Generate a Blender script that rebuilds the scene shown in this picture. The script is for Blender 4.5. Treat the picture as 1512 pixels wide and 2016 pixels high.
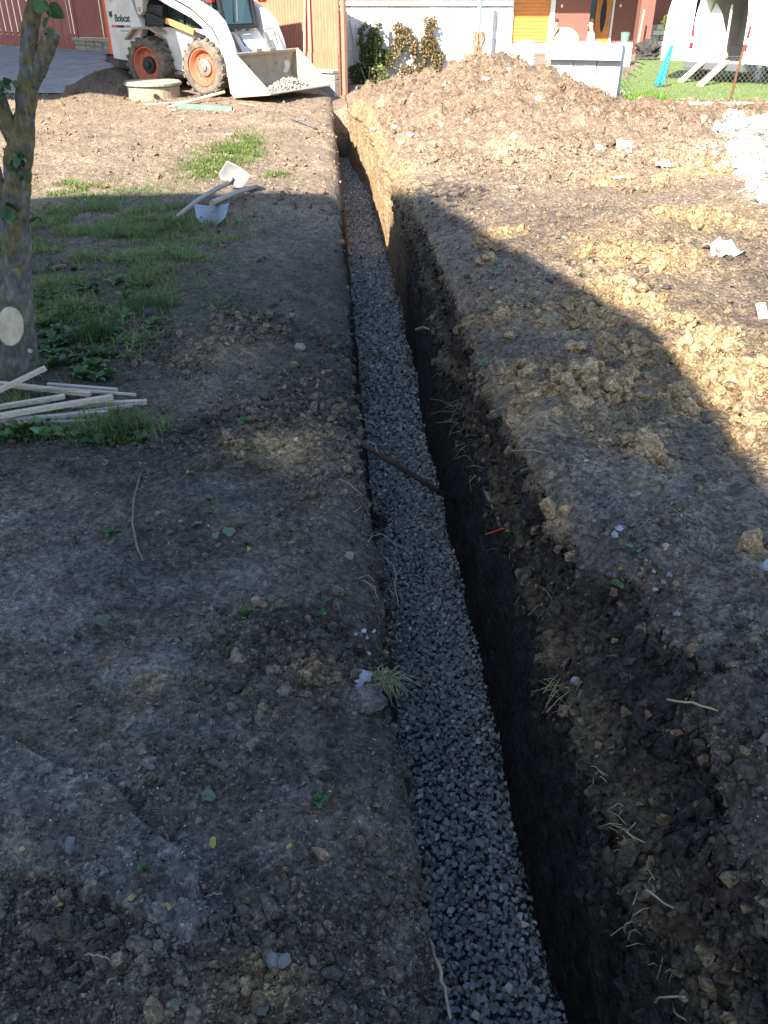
import bpy, bmesh, math, random
import numpy as np
from mathutils import Vector, Matrix

for o in list(bpy.data.objects):
    bpy.data.objects.remove(o)
SC = bpy.context.scene
COL = SC.collection
rnd = random.Random(7)
rng = np.random.default_rng(11)
R = math.radians

# ------------------------------------------------------------------ camera
EYE = 1.55                      # metres above the left bank
PITCH = math.atan(1014 / 1600)  # looking down
YAW = R(3.47)                   # heading to the right of the trench (+Y)
FPX = 1600.0                    # focal length in pixels of the 1512 x 2016 photograph
cd = bpy.data.cameras.new('camera')
cam = bpy.data.objects.new('camera', cd)
COL.objects.link(cam)
cam.location = (0, 0, EYE)
cam.rotation_euler = (math.pi / 2 - PITCH, 0, -YAW)
cd.sensor_fit = 'VERTICAL'
cd.sensor_height = 24
cd.lens = 24 * FPX / 2016
cd.clip_start = 0.02
cd.clip_end = 2000
SC.camera = cam

# ------------------------------------------------------------------ light
SUN_AZ, SUN_EL = R(31), R(34)   # light travels towards +Y, turned 31 deg to +X
SD = Vector((math.sin(SUN_AZ) * math.cos(SUN_EL), math.cos(SUN_AZ) * math.cos(SUN_EL), -math.sin(SUN_EL)))
w = bpy.data.worlds.new('World')
SC.world = w
w.use_nodes = True
nt = w.node_tree
bgn = nt.nodes['Background']
sky = nt.nodes.new('ShaderNodeTexSky')
sky.sky_type = 'NISHITA'
sky.sun_disc = False
sky.sun_elevation = SUN_EL
sky.sun_rotation = SUN_AZ + math.pi
sky.altitude = 300
sky.air_density = 1.0
sky.dust_density = 0.6
nt.links.new(sky.outputs[0], bgn.inputs[0])
bgn.inputs[1].default_value = 0.11
ld = bpy.data.lights.new('sun', 'SUN')
sun = bpy.data.objects.new('sun', ld)
COL.objects.link(sun)
ld.energy = 4.6
ld.angle = R(0.53)
ld.color = (1.0, 0.93, 0.82)
sun.rotation_euler = SD.to_track_quat('-Z', 'Y').to_euler()
sun.location = (-6, -14, 14)
SC.view_settings.view_transform = 'Standard'
SC.view_settings.look = 'None'
SC.view_settings.gamma = 1
SC.view_settings.use_curve_mapping = False
SC.view_settings.exposure = 2.0
SC.render.engine = 'CYCLES'
SC.cycles.max_bounces = 5
SC.cycles.diffuse_bounces = 3
SC.cycles.glossy_bounces = 2
SC.cycles.transmission_bounces = 2

# ------------------------------------------------------------------ pixel <-> world helpers
FH = Vector((math.sin(YAW), math.cos(YAW), 0))
RH = Vector((math.cos(YAW), -math.sin(YAW), 0))
AX = FH * math.cos(PITCH) - Vector((0, 0, 1)) * math.sin(PITCH)
DN = -FH * math.sin(PITCH) - Vector((0, 0, 1)) * math.cos(PITCH)
CAM = Vector((0, 0, EYE))
def ray(px, py): return RH * ((px - 756) / FPX) + DN * ((py - 1008) / FPX) + AX
def G(px, py, z=0.0):
    d = ray(px, py); return CAM + d * ((z - EYE) / d.z)
def V(px, py, dist):
    d = ray(px, py); return CAM + d * (dist / d.dot(FH))
def CW(xc, d, z=0.0):
    p = RH * xc + FH * d; return Vector((p.x, p.y, z))

# ------------------------------------------------------------------ materials
MATS = {}
def mat(name, col, rough=0.8, metal=0.0, var=0.12, scale=20, bump=0.0, bscale=80, col2=None, spec=0.3, attr=False, stretch=None, emis=None, trans=0.0):
    if name in MATS: return MATS[name]
    m = bpy.data.materials.new(name); m.use_nodes = True
    t = m.node_tree; b = t.nodes['Principled BSDF']; L = t.links.new
    b.inputs['Roughness'].default_value = rough
    b.inputs['Metallic'].default_value = metal
    b.inputs['Specular IOR Level'].default_value = spec
    tc = t.nodes.new('ShaderNodeTexCoord'); src = tc.outputs['Object']
    if stretch:
        mp = t.nodes.new('ShaderNodeMapping'); mp.inputs['Scale'].default_value = stretch
        L(src, mp.inputs[0]); src = mp.outputs[0]
    n = t.nodes.new('ShaderNodeTexNoise'); n.inputs['Scale'].default_value = scale
    n.inputs['Detail'].default_value = 6; n.inputs['Roughness'].default_value = 0.65
    L(src, n.inputs['Vector'])
    mr = t.nodes.new('ShaderNodeMapRange'); mr.inputs['From Min'].default_value = 0.3; mr.inputs['From Max'].default_value = 0.7
    L(n.outputs[0], mr.inputs[0])
    mx = t.nodes.new('ShaderNodeMix'); mx.data_type = 'RGBA'
    L(mr.outputs[0], mx.inputs[0])
    if attr:
        a = t.nodes.new('ShaderNodeAttribute'); a.attribute_name = 'tint'
        lo = t.nodes.new('ShaderNodeMix'); lo.data_type = 'RGBA'; lo.blend_type = 'MULTIPLY'; lo.inputs[0].default_value = 1
        hi = t.nodes.new('ShaderNodeMix'); hi.data_type = 'RGBA'; hi.blend_type = 'MULTIPLY'; hi.inputs[0].default_value = 1
        L(a.outputs[0], lo.inputs[6]); L(a.outputs[0], hi.inputs[6])
        lo.inputs[7].default_value = (1 - var,) * 3 + (1,); hi.inputs[7].default_value = (1 + var,) * 3 + (1,)
        L(lo.outputs[2], mx.inputs[6]); L(hi.outputs[2], mx.inputs[7])
    else:
        c2 = col2 or tuple(min(1, c * (1 + var)) for c in col)
        c1 = col if col2 else tuple(c * (1 - var) for c in col)
        mx.inputs[6].default_value = (*c1, 1); mx.inputs[7].default_value = (*c2, 1)
    L(mx.outputs[2], b.inputs['Base Color'])
    if bump:
        bn = t.nodes.new('ShaderNodeTexNoise'); bn.inputs['Scale'].default_value = bscale; bn.inputs['Detail'].default_value = 5
        L(src, bn.inputs['Vector'])
        bp = t.nodes.new('ShaderNodeBump'); bp.inputs['Strength'].default_value = 1.0; bp.inputs['Distance'].default_value = bump
        L(bn.outputs[0], bp.inputs['Height']); L(bp.outputs[0], b.inputs['Normal'])
    if emis: b.inputs['Emission Color'].default_value = (*emis, 1); b.inputs['Emission Strength'].default_value = 1
    if trans: b.inputs['Transmission Weight'].default_value = trans
    MATS[name] = m
    return m
def soilmat(name):
    """earth: vertex tint, broken up into crumbs by two cell patterns"""
    m = mat(name, (0, 0, 0), .95, attr=True, var=.30, scale=55, spec=.12)
    t = m.node_tree; L = t.links.new; b = t.nodes['Principled BSDF']
    geo = t.nodes.new('ShaderNodeNewGeometry'); col = b.inputs['Base Color'].links[0].from_socket
    for n_ in t.nodes:
        if n_.type == 'TEX_NOISE': n_.inputs['Detail'].default_value = 3
    ds = t.nodes.new('ShaderNodeTexNoise'); ds.inputs['Scale'].default_value = 42; ds.inputs['Detail'].default_value = 2
    L(geo.outputs['Position'], ds.inputs['Vector'])
    vm = t.nodes.new('ShaderNodeVectorMath'); vm.operation = 'MULTIPLY_ADD'; vm.inputs[1].default_value = (.02, .02, .02)
    L(ds.outputs['Color'], vm.inputs[0]); L(geo.outputs['Position'], vm.inputs[2])
    fn = t.nodes.new('ShaderNodeTexNoise'); fn.inputs['Scale'].default_value = 230; fn.inputs['Detail'].default_value = 2; L(geo.outputs['Position'], fn.inputs['Vector'])
    hm = t.nodes.new('ShaderNodeMath'); hm.operation = 'MULTIPLY'; hm.inputs[1].default_value = .0035; L(fn.outputs[0], hm.inputs[0]); height = hm.outputs[0]
    for sc, dist, lo, hi in ((34, .010, .80, 1.25), (105, .005, .66, 1.5)):
        v = t.nodes.new('ShaderNodeTexVoronoi'); v.inputs['Scale'].default_value = sc; v.inputs['Randomness'].default_value = 1
        L(vm.outputs[0], v.inputs['Vector'])
        ma = t.nodes.new('ShaderNodeMath'); ma.operation = 'MULTIPLY_ADD'; ma.inputs[1].default_value = -dist; L(v.outputs['Distance'], ma.inputs[0]); L(height, ma.inputs[2]); height = ma.outputs[0]
        sp = t.nodes.new('ShaderNodeSeparateColor'); L(v.outputs['Color'], sp.inputs[0])
        mr = t.nodes.new('ShaderNodeMapRange'); mr.inputs['To Min'].default_value = lo; mr.inputs['To Max'].default_value = hi; L(sp.outputs[0], mr.inputs[0])
        mm = t.nodes.new('ShaderNodeVectorMath'); mm.operation = 'SCALE'; L(col, mm.inputs[0]); L(mr.outputs[0], mm.inputs['Scale']); col = mm.outputs[0]
    bp = t.nodes.new('ShaderNodeBump'); bp.inputs['Strength'].default_value = .95; bp.inputs['Distance'].default_value = 1.0
    L(height, bp.inputs['Height'])
    L(col, b.inputs['Base Color']); L(bp.outputs[0], b.inputs['Normal'])
    return m
def leafmat(name):
    if name in MATS: return MATS[name]
    m = mat(name, (0, 0, 0), 0.55, attr=True, var=0.25, scale=30, spec=0.35)
    t = m.node_tree; b = t.nodes['Principled BSDF']; out = t.nodes['Material Output']
    tr = t.nodes.new('ShaderNodeBsdfTranslucent'); ms = t.nodes.new('ShaderNodeMixShader'); ms.inputs[0].default_value = 0.3
    src = b.inputs['Base Color'].links[0].from_socket
    t.links.new(src, tr.inputs[0]); t.links.new(b.outputs[0], ms.inputs[1]); t.links.new(tr.outputs[0], ms.inputs[2])
    t.links.new(ms.outputs[0], out.inputs[0])
    return m

# ------------------------------------------------------------------ mesh helpers
def tagged(o, label=None, cat=None, group=None, kind=None):
    if label: o['label'] = label
    if cat: o['category'] = cat
    if group: o['group'] = group
    if kind: o['kind'] = kind
    return o
def link(o, parent=None):
    COL.objects.link(o)
    if parent is not None: o.parent = parent
    return o
def empty(name, loc=(0, 0, 0), rz=0.0, label=None, cat=None, group=None):
    o = bpy.data.objects.new(name, None); link(o)
    o.empty_display_size = 0.1
    o.location = loc; o.rotation_euler = (0, 0, rz)
    return tagged(o, label, cat, group)
class MB:
    def __init__(s): s.v = []; s.f = []
    def add(s, v, f):
        k = len(s.v); s.v += [tuple(p) for p in v]; s.f += [tuple(i + k for i in q) for q in f]; return s
    def box(s, x0, x1, y0, y1, z0, z1):
        v = [(x, y, z) for z in (z0, z1) for y in (y0, y1) for x in (x0, x1)]
        return s.add(v, [(0, 2, 3, 1), (4, 5, 7, 6), (0, 1, 5, 4), (2, 6, 7, 3), (0, 4, 6, 2), (1, 3, 7, 5)])
    def bar(s, a, b, wd, ht, up=(0, 0, 1)):
        a = Vector(a); b = Vector(b); d = (b - a).normalized(); up = Vector(up)
        if abs(d.dot(up)) > 0.99: up = Vector((1, 0, 0))
        sd = d.cross(up).normalized() * wd / 2; u = sd.cross(d).normalized() * ht / 2
        v = [p + sd * i + u * j for p in (a, b) for i, j in ((-1, -1), (1, -1), (1, 1), (-1, 1))]
        return s.add(v, [(3, 2, 1, 0), (4, 5, 6, 7), (0, 1, 5, 4), (1, 2, 6, 5), (2, 3, 7, 6), (3, 0, 4, 7)])
    def tube(s, pts, rad, n=8, cap=True):
        pts = [Vector(p) for p in pts]
        if not hasattr(rad, '__len__'): rad = [rad] * len(pts)
        k = len(s.v); prev = None
        for i, p in enumerate(pts):
            t = (pts[min(i + 1, len(pts) - 1)] - pts[max(i - 1, 0)]).normalized()
            if prev is None:
                ref = Vector((0, 0, 1)) if abs(t.z) < 0.9 else Vector((1, 0, 0))
                u = t.cross(ref).normalized()
            else:
                u = (prev - t * prev.dot(t)).normalized()
            prev = u; w_ = t.cross(u)
            for j in range(n):
                a = 2 * math.pi * j / n
                s.v.append(tuple(p + (u * math.cos(a) + w_ * math.sin(a)) * rad[i]))
        for i in range(len(pts) - 1):
            for j in range(n):
                s.f.append((k + i * n + j, k + i * n + (j + 1) % n, k + (i + 1) * n + (j + 1) % n, k + (i + 1) * n + j))
        if cap:
            s.f.append(tuple(k + j for j in reversed(range(n))))
            s.f.append(tuple(k + (len(pts) - 1) * n + j for j in range(n)))
        return s
    def prism(s, poly, a, b, axis='y'):
        # poly: 2-D outline, extruded from a to b along axis (x: (y,z), y: (x,z), z: (x,y))
        k = len(s.v); n = len(poly)
        for c in (a, b):
            for p, q in poly:
                s.v.append({'x': (c, p, q), 'y': (p, c, q), 'z': (p, q, c)}[axis])
        s.f.append(tuple(k + i for i in range(n))); s.f.append(tuple(k + n + i for i in reversed(range(n))))
        for i in range(n):
            j = (i + 1) % n; s.f.append((k + j, k + i, k + n + i, k + n + j))
        return s
    def skew(s, k): s.v = [(x + k * y, y, z) for x, y, z in s.v]; return s
    def lathe(s, prof, c=(0, 0, 0), n=24, axis='z'):
        k = len(s.v)
        for r_, h in prof:
            for j in range(n):
                a = 2 * math.pi * j / n; x, y = r_ * math.cos(a), r_ * math.sin(a)
                p = {'z': (x, y, h), 'y': (x, h, y), 'x': (h, x, y)}[axis]
                s.v.append((p[0] + c[0], p[1] + c[1], p[2] + c[2]))
        for i in range(len(prof) - 1):
            for j in range(n):
                s.f.append((k + i * n + j, k + i * n + (j + 1) % n, k + (i + 1) * n + (j + 1) % n, k + (i + 1) * n + j))
        return s
    def build(s, name, m, parent=None, smooth=False, fix=True, bevel=0.0):
        me = bpy.data.meshes.new(name); me.from_pydata(s.v, [], s.f)
        if fix:
            bm = bmesh.new(); bm.from_mesh(me); bmesh.ops.recalc_face_normals(bm, faces=bm.faces); bm.to_mesh(me); bm.free()
        me.materials.append(m)
        if smooth:
            me.polygons.foreach_set('use_smooth', [True] * len(me.polygons))
        o = bpy.data.objects.new(name, me); link(o, parent)
        if bevel:
            bv = o.modifiers.new('bevel', 'BEVEL'); bv.width = bevel; bv.segments = 2; bv.limit_method = 'ANGLE'
        return o
def np_mesh(name, verts, faces, m, tint=None, smooth=False, parent=None):
    """verts (n,3), faces (k,3|4) arrays; tint (n,3)"""
    me = bpy.data.meshes.new(name); nv = len(verts); nf, fs = faces.shape
    me.vertices.add(nv); me.vertices.foreach_set('co', np.ascontiguousarray(verts, dtype=np.float32).ravel())
    me.loops.add(nf * fs); me.loops.foreach_set('vertex_index', faces.astype(np.int32).ravel())
    me.polygons.add(nf); me.polygons.foreach_set('loop_start', np.arange(nf, dtype=np.int32) * fs)
    me.polygons.foreach_set('use_smooth', np.full(nf, smooth, dtype=bool))
    if tint is not None:
        a = me.attributes.new('tint', 'FLOAT_COLOR', 'POINT')
        a.data.foreach_set('color', np.concatenate([tint, np.ones((nv, 1))], 1).astype(np.float32).ravel())
    me.update(calc_edges=True); me.validate()
    if m: me.materials.append(m)
    return link(bpy.data.objects.new(name, me), parent)
def rotmats(n, tilt=None):
    q = rng.normal(size=(n, 4)); q /= np.linalg.norm(q, axis=1)[:, None]
    a, b, c, d = q.T
    return np.stack([np.stack([1-2*(c*c+d*d), 2*(b*c-a*d), 2*(b*d+a*c)], 1), np.stack([2*(b*c+a*d), 1-2*(b*b+d*d), 2*(c*d-a*b)], 1), np.stack([2*(b*d-a*c), 2*(c*d+a*b), 1-2*(b*b+c*c)], 1)], 1)
def zmats(ang):
    c, s = np.cos(ang), np.sin(ang); z = np.zeros_like(c); o = np.ones_like(c)
    return np.stack([np.stack([c, -s, z], 1), np.stack([s, c, z], 1), np.stack([z, z, o], 1)], 1)
def scatter(bases, pos, mats3, scale, tint):
    """join copies of base (verts, tris) meshes: arrays ready for np_mesh"""
    which = rng.integers(0, len(bases), len(pos)); VV, FF, TT = [], [], []; off = 0
    for i, (bv, bf) in enumerate(bases):
        k = np.where(which == i)[0]
        if not len(k): continue
        sc = scale[k]
        sc = sc[:, None, None] if sc.ndim == 1 else sc[:, None, :]
        v = np.einsum('nij,nvj->nvi', mats3[k], bv[None] * sc) + pos[k][:, None, :]
        f = bf[None] + (np.arange(len(k)) * len(bv))[:, None, None] + off
        VV.append(v.reshape(-1, 3)); FF.append(f.reshape(-1, bf.shape[1])); TT.append(np.repeat(tint[k], len(bv), 0)); off += len(k) * len(bv)
    return np.concatenate(VV), np.concatenate(FF), np.concatenate(TT)
def hull_base(n, seed, flat=(1, 1, 1)):
    r_ = np.random.default_rng(seed); p = r_.normal(size=(n, 3)); p /= np.linalg.norm(p, axis=1)[:, None]
    p *= r_.uniform(0.8, 1.08, (n, 1)); p *= np.array(flat)
    bm = bmesh.new(); vs = [bm.verts.new(q) for q in p]
    g = bmesh.ops.convex_hull(bm, input=vs)
    bmesh.ops.delete(bm, geom=[e for e in g['geom_interior'] if isinstance(e, bmesh.types.BMVert)], context='VERTS')
    bmesh.ops.triangulate(bm, faces=bm.faces); bmesh.ops.recalc_face_normals(bm, faces=bm.faces)
    bm.verts.index_update(); v = np.array([q.co[:] for q in bm.verts]); f = np.array([[q.index for q in fc.verts] for fc in bm.faces]); bm.free()
    return v, f
def lump_base(sub, seed, amp=0.3, flat=0.75):
    bm = bmesh.new(); bmesh.ops.create_icosphere(bm, subdivisions=sub, radius=1)
    v = np.array([q.co[:] for q in bm.verts]); f = np.array([[q.index for q in fc.verts] for fc in bm.faces]); bm.free()
    n = fbm(v * 1.3 + seed * 7.7, 3, seed) * amp * 2 + fbm(v * 4 + seed * 3.1, 2, seed + 5) * amp * 0.8
    v = v * (1 + n)[:, None]; v[:, 2] *= flat
    return v, f

# ------------------------------------------------------------------ noise
def _hash(a, b, c, s):
    with np.errstate(over='ignore'):
        h = a.astype(np.uint32) * np.uint32(374761393) + b.astype(np.uint32) * np.uint32(668265263) + c.astype(np.uint32) * np.uint32(2246822519) + np.uint32((s * 3266489917 + 97) & 0xffffffff)
        h = (h ^ (h >> np.uint32(13))) * np.uint32(1274126177)
        h ^= h >> np.uint32(16)
        h = h * np.uint32(2654435761); h ^= h >> np.uint32(15)
    return h.astype(np.float64) / 4294967295.0
def vnoise(p, s=0):
    i = np.floor(p).astype(np.int64); f = p - i; u = f * f * f * (f * (f * 6 - 15) + 10)
    i = i & 0xffffffff
    a, b, c = i[..., 0], i[..., 1], i[..., 2]; ux, uy, uz = u[..., 0], u[..., 1], u[..., 2]
    def H(x, y, z): return _hash((a + x) & 0xffffffff, (b + y) & 0xffffffff, (c + z) & 0xffffffff, s)
    def lx(y, z): h0 = H(0, y, z); return h0 + (H(1, y, z) - h0) * ux
    def ly(z): l0 = lx(0, z); return l0 + (lx(1, z) - l0) * uy
    l0 = ly(0)
    return (l0 + (ly(1) - l0) * uz) * 2 - 1
def fbm(p, octv=4, s=0, gain=0.5):
    r_ = 0; a = 1.0; t = 0
    for k in range(octv):
        r_ = r_ + a * vnoise(p * (2.03 ** k) + k * 17.3, s + k); t += a; a *= gain
    return r_ / t
def n2(x, y, sc, octv=4, s=0, gain=0.5):
    return fbm(np.stack([x * sc, y * sc, np.zeros_like(x) + 0.37 * s], -1), octv, s, gain)
def lumps(x, y, cell, s=0, rmin=0.25, rmax=0.62, density=0.8):
    """rounded clods: one dome of random radius per jittered cell, 0..1"""
    qx, qy = x / cell, y / cell; ix, iy = np.floor(qx).astype(np.int64), np.floor(qy).astype(np.int64)
    best = np.zeros_like(x); z = np.zeros_like(ix)
    for dx in (-1, 0, 1):
        for dy in (-1, 0, 1):
            a, b = (ix + dx) & 0xffffffff, (iy + dy) & 0xffffffff
            cx = ix + dx + 0.15 + 0.7 * _hash(a, b, z, s); cy = iy + dy + 0.15 + 0.7 * _hash(a, b, z + 1, s)
            rr = rmin + (rmax - rmin) * _hash(a, b, z + 2, s) ** 1.5
            on = _hash(a, b, z + 3, s) < density
            an = _hash(a, b, z + 4, s) * 6.283; el = 0.65 + 0.5 * _hash(a, b, z + 5, s)
            ux, uy = qx - cx, qy - cy
            px_, py_ = ux * np.cos(an) + uy * np.sin(an), (-ux * np.sin(an) + uy * np.cos(an)) / el
            d2 = (px_ * px_ + py_ * py_) / (rr * rr)
            h = np.sqrt(np.clip(1 - d2, 0, 1)) * rr / rmax * on
            best = np.maximum(best, h)
    return best
def sstep(a, b, x):
    t = np.clip((x - a) / (b - a), 0, 1); return t * t * (3 - 2 * t)
def dbg(*a): pass
# ================================================================== the ground: one sheet with the trench dug into it
ZG = -0.84                       # top of the gravel in the trench
TEND = 15.4                      # the trench ends here
def cam_xy(x, y): return x * RH.x + y * RH.y, x * FH.x + y * FH.y
def interp(t, xs, ys): return np.interp(t, xs, ys)
def edge_l(y): return interp(y, [0, 1, 1.6, 2.4, 3.5, 6, 16], [.14, .14, .125, .105, .085, .07, .065]) + 0.030 * n2(y, y * 0, 2.3, 4, 5) + .016 * n2(y, y * 0, 11, 4, 6)
def edge_r0(y): return interp(y, [0, 2, 4, 8, 12.5, 14.6, 16], [.585, .59, .585, .62, .56, .36, .34]) + 0.012 * n2(y, y * 0, 2.2, 3, 8)
def edge_r1(y): return interp(y, [0, .9, 1.2, 1.35, 1.5, 1.66, 1.74, 2.2, 2.8, 3.6, 8, 12.5, 14.6, 16], [.74, .725, .75, .80, .75, .74, .65, .63, .59, .605, .69, .63, .41, .39]) + 0.028 * n2(y, y * 0, 4.5, 4, 9) + 0.012 * n2(y, y * 0, 17, 3, 10)
def blobs(x, y, lst):
    r_ = np.zeros_like(x)
    for px, py, z, sx, sy, a in lst:
        p = G(px, py, z); u, v = cam_xy(x - p.x, y - p.y)
        r_ = np.maximum(r_, a * np.exp(-(u / sx) ** 2 - (v / sy) ** 2))
    return r_
CLAY = [(1240, 520, .3, .38, .4, 1), (1180, 620, .3, .4, .35, .9), (1330, 700, .3, .35, .35, 1), (1440, 760, .3, .35, .4, 1), (1120, 770, .3, .3, .3, .8), (1240, 740, .3, .25, .2, .8),
        (1250, 880, .3, .16, .2, .55), (1075, 950, .3, .08, .14, .8), (1010, 760, .28, .1, .25, .5), (1000, 660, .2, .22, .25, .55), (975, 485, .2, .18, .2, .7), (1470, 1100, .28, .1, .1, .3),
        (1380, 430, .25, .5, .5, .8), (1250, 350, .2, .5, .4, .7), (1400, 330, .2, .5, .5, .8), (1350, 480, .25, .3, .3, .7), (1480, 880, .3, .12, .2, .6), (790, 350, .1, .15, .9, .6),
        (560, 880, 0, .16, .2, .75), (470, 905, 0, .1, .12, .5), (420, 700, 0, .14, .12, .4), (500, 690, 0, .12, .12, .35), (290, 1335, 0, .08, .06, .4), (500, 1960, 0, .1, .06, .4), (620, 1320, 0, .05, .05, .6), (40, 1690, 0, .04, .04, .5), (330, 470, 0, .01, .01, 0)]
CLODS = [(560, 850, 0, .4, .55, 1.1), (420, 680, 0, .35, .45, 1.1), (600, 720, 0, .25, .4, .9), (600, 1000, 0, .2, .3, .8),  (600, 1280, 0, .22, .3, .8), (560, 1900, 0, .3, .18, 1.0), (150, 1950, 0, .3, .12, 1.0), (120, 1820, 0, .15, .1, .7), (450, 1560, 0, .2, .1, .5),
         (1240, 540, .3, .55, .6, 1), (1350, 720, .3, .55, .5, 1), (1450, 800, .3, .4, .5, 1), (1150, 760, .3, .4, .5, .8), (1400, 1250, .28, .3, .3, .85), (1450, 1420, .28, .2, .2, .9), (1300, 1080, .28, .2, .15, .4), (980, 700, .25, .15, .8, .7), (1080, 950, .28, .12, .3, .9)]
PALE = [(60, 1030, 0, .2, .1, .6), (350, 1160, 0, .14, .07, .6), (480, 1010, 0, .09, .05, .6), (60, 1560, 0, .12, .08, .7), (520, 1680, 0, .1, .06, .4), (300, 1420, 0, .12, .04, .6), (560, 1560, 0, .07, .06, .4), (120, 1120, 0, .25, .16, .7), (70, 1210, 0, .2, .12, .8), (270, 1320, 0, .14, .06, .9), (330, 1280, 0, .1, .05, .7), (150, 1560, 0, .16, .1, .8), (330, 1700, 0, .12, .08, .7), (430, 1440, 0, .12, .06, .5), (420, 970, 0, .12, .1, .5), (490, 1130, 0, .12, .08, .45), (160, 1290, 0, .12, .05, .5),
        (1250, 960, .28, .3, .35, .5), (1330, 1030, .28, .35, .3, .4), (1150, 690, .3, .12, .06, .9), (370, 490, 0, .1, .1, .7), (1480, 1250, .28, .15, .2, .4), (390, 1830, 0, .08, .05, .7)]
LIME = [(1520, 330, .25, .42, .9, 1), (1510, 270, .25, .45, .8, 1), (1430, 248, .2, .4, .4, .5), (1512, 400, .25, .16, .25, .8)]
CRUST = np.array([(-60, 1425), (20, 1455), (120, 1520), (195, 1535), (255, 1580), (272, 1612), (330, 1660), (395, 1715), (402, 1760), (398, 1785), (440, 1825), (455, 1850), (430, 1875), (385, 1885), (330, 1850), (250, 1815), (150, 1760), (60, 1740), (-60, 1730)], float)
CRW = [G(a, b, 0) for a, b in CRUST]
def inside(x, y, poly):
    r_ = np.zeros(x.shape, bool); n = len(poly)
    for i in range(n):
        a, b = poly[i], poly[(i + 1) % n]
        c = ((a.y > y) != (b.y > y)) & (x < (b.x - a.x) * (y - a.y) / (b.y - a.y + 1e-12) + a.x); r_ ^= c
    return r_
def seg_dist(x, y, poly):
    d = np.full(x.shape, 9.0); n = len(poly)
    for i in range(n):
        a, b = poly[i], poly[(i + 1) % n]; ex, ey = b.x - a.x, b.y - a.y
        t = np.clip(((x - a.x) * ex + (y - a.y) * ey) / (ex * ex + ey * ey), 0, 1)
        d = np.minimum(d, np.hypot(x - a.x - t * ex, y - a.y - t * ey))
    return d
def base_far(xc, d):
    z = -0.8 * sstep(14.6, 25, d) * sstep(0.2, 2.2, xc)
    z = z + 0.42 * sstep(14, 21.5, d) * sstep(-1.5, -5.0, xc)
    z = z + 0.07 * np.exp(-((xc + 3.2) / 1.9) ** 4 - ((d - 16.4) / 1.5) ** 4)
    z = z + 0.2 * sstep(30, 36, d) * sstep(0, 2.2, xc)
    return z - 6 * sstep(60, 300, np.abs(d)) * 0
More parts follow.
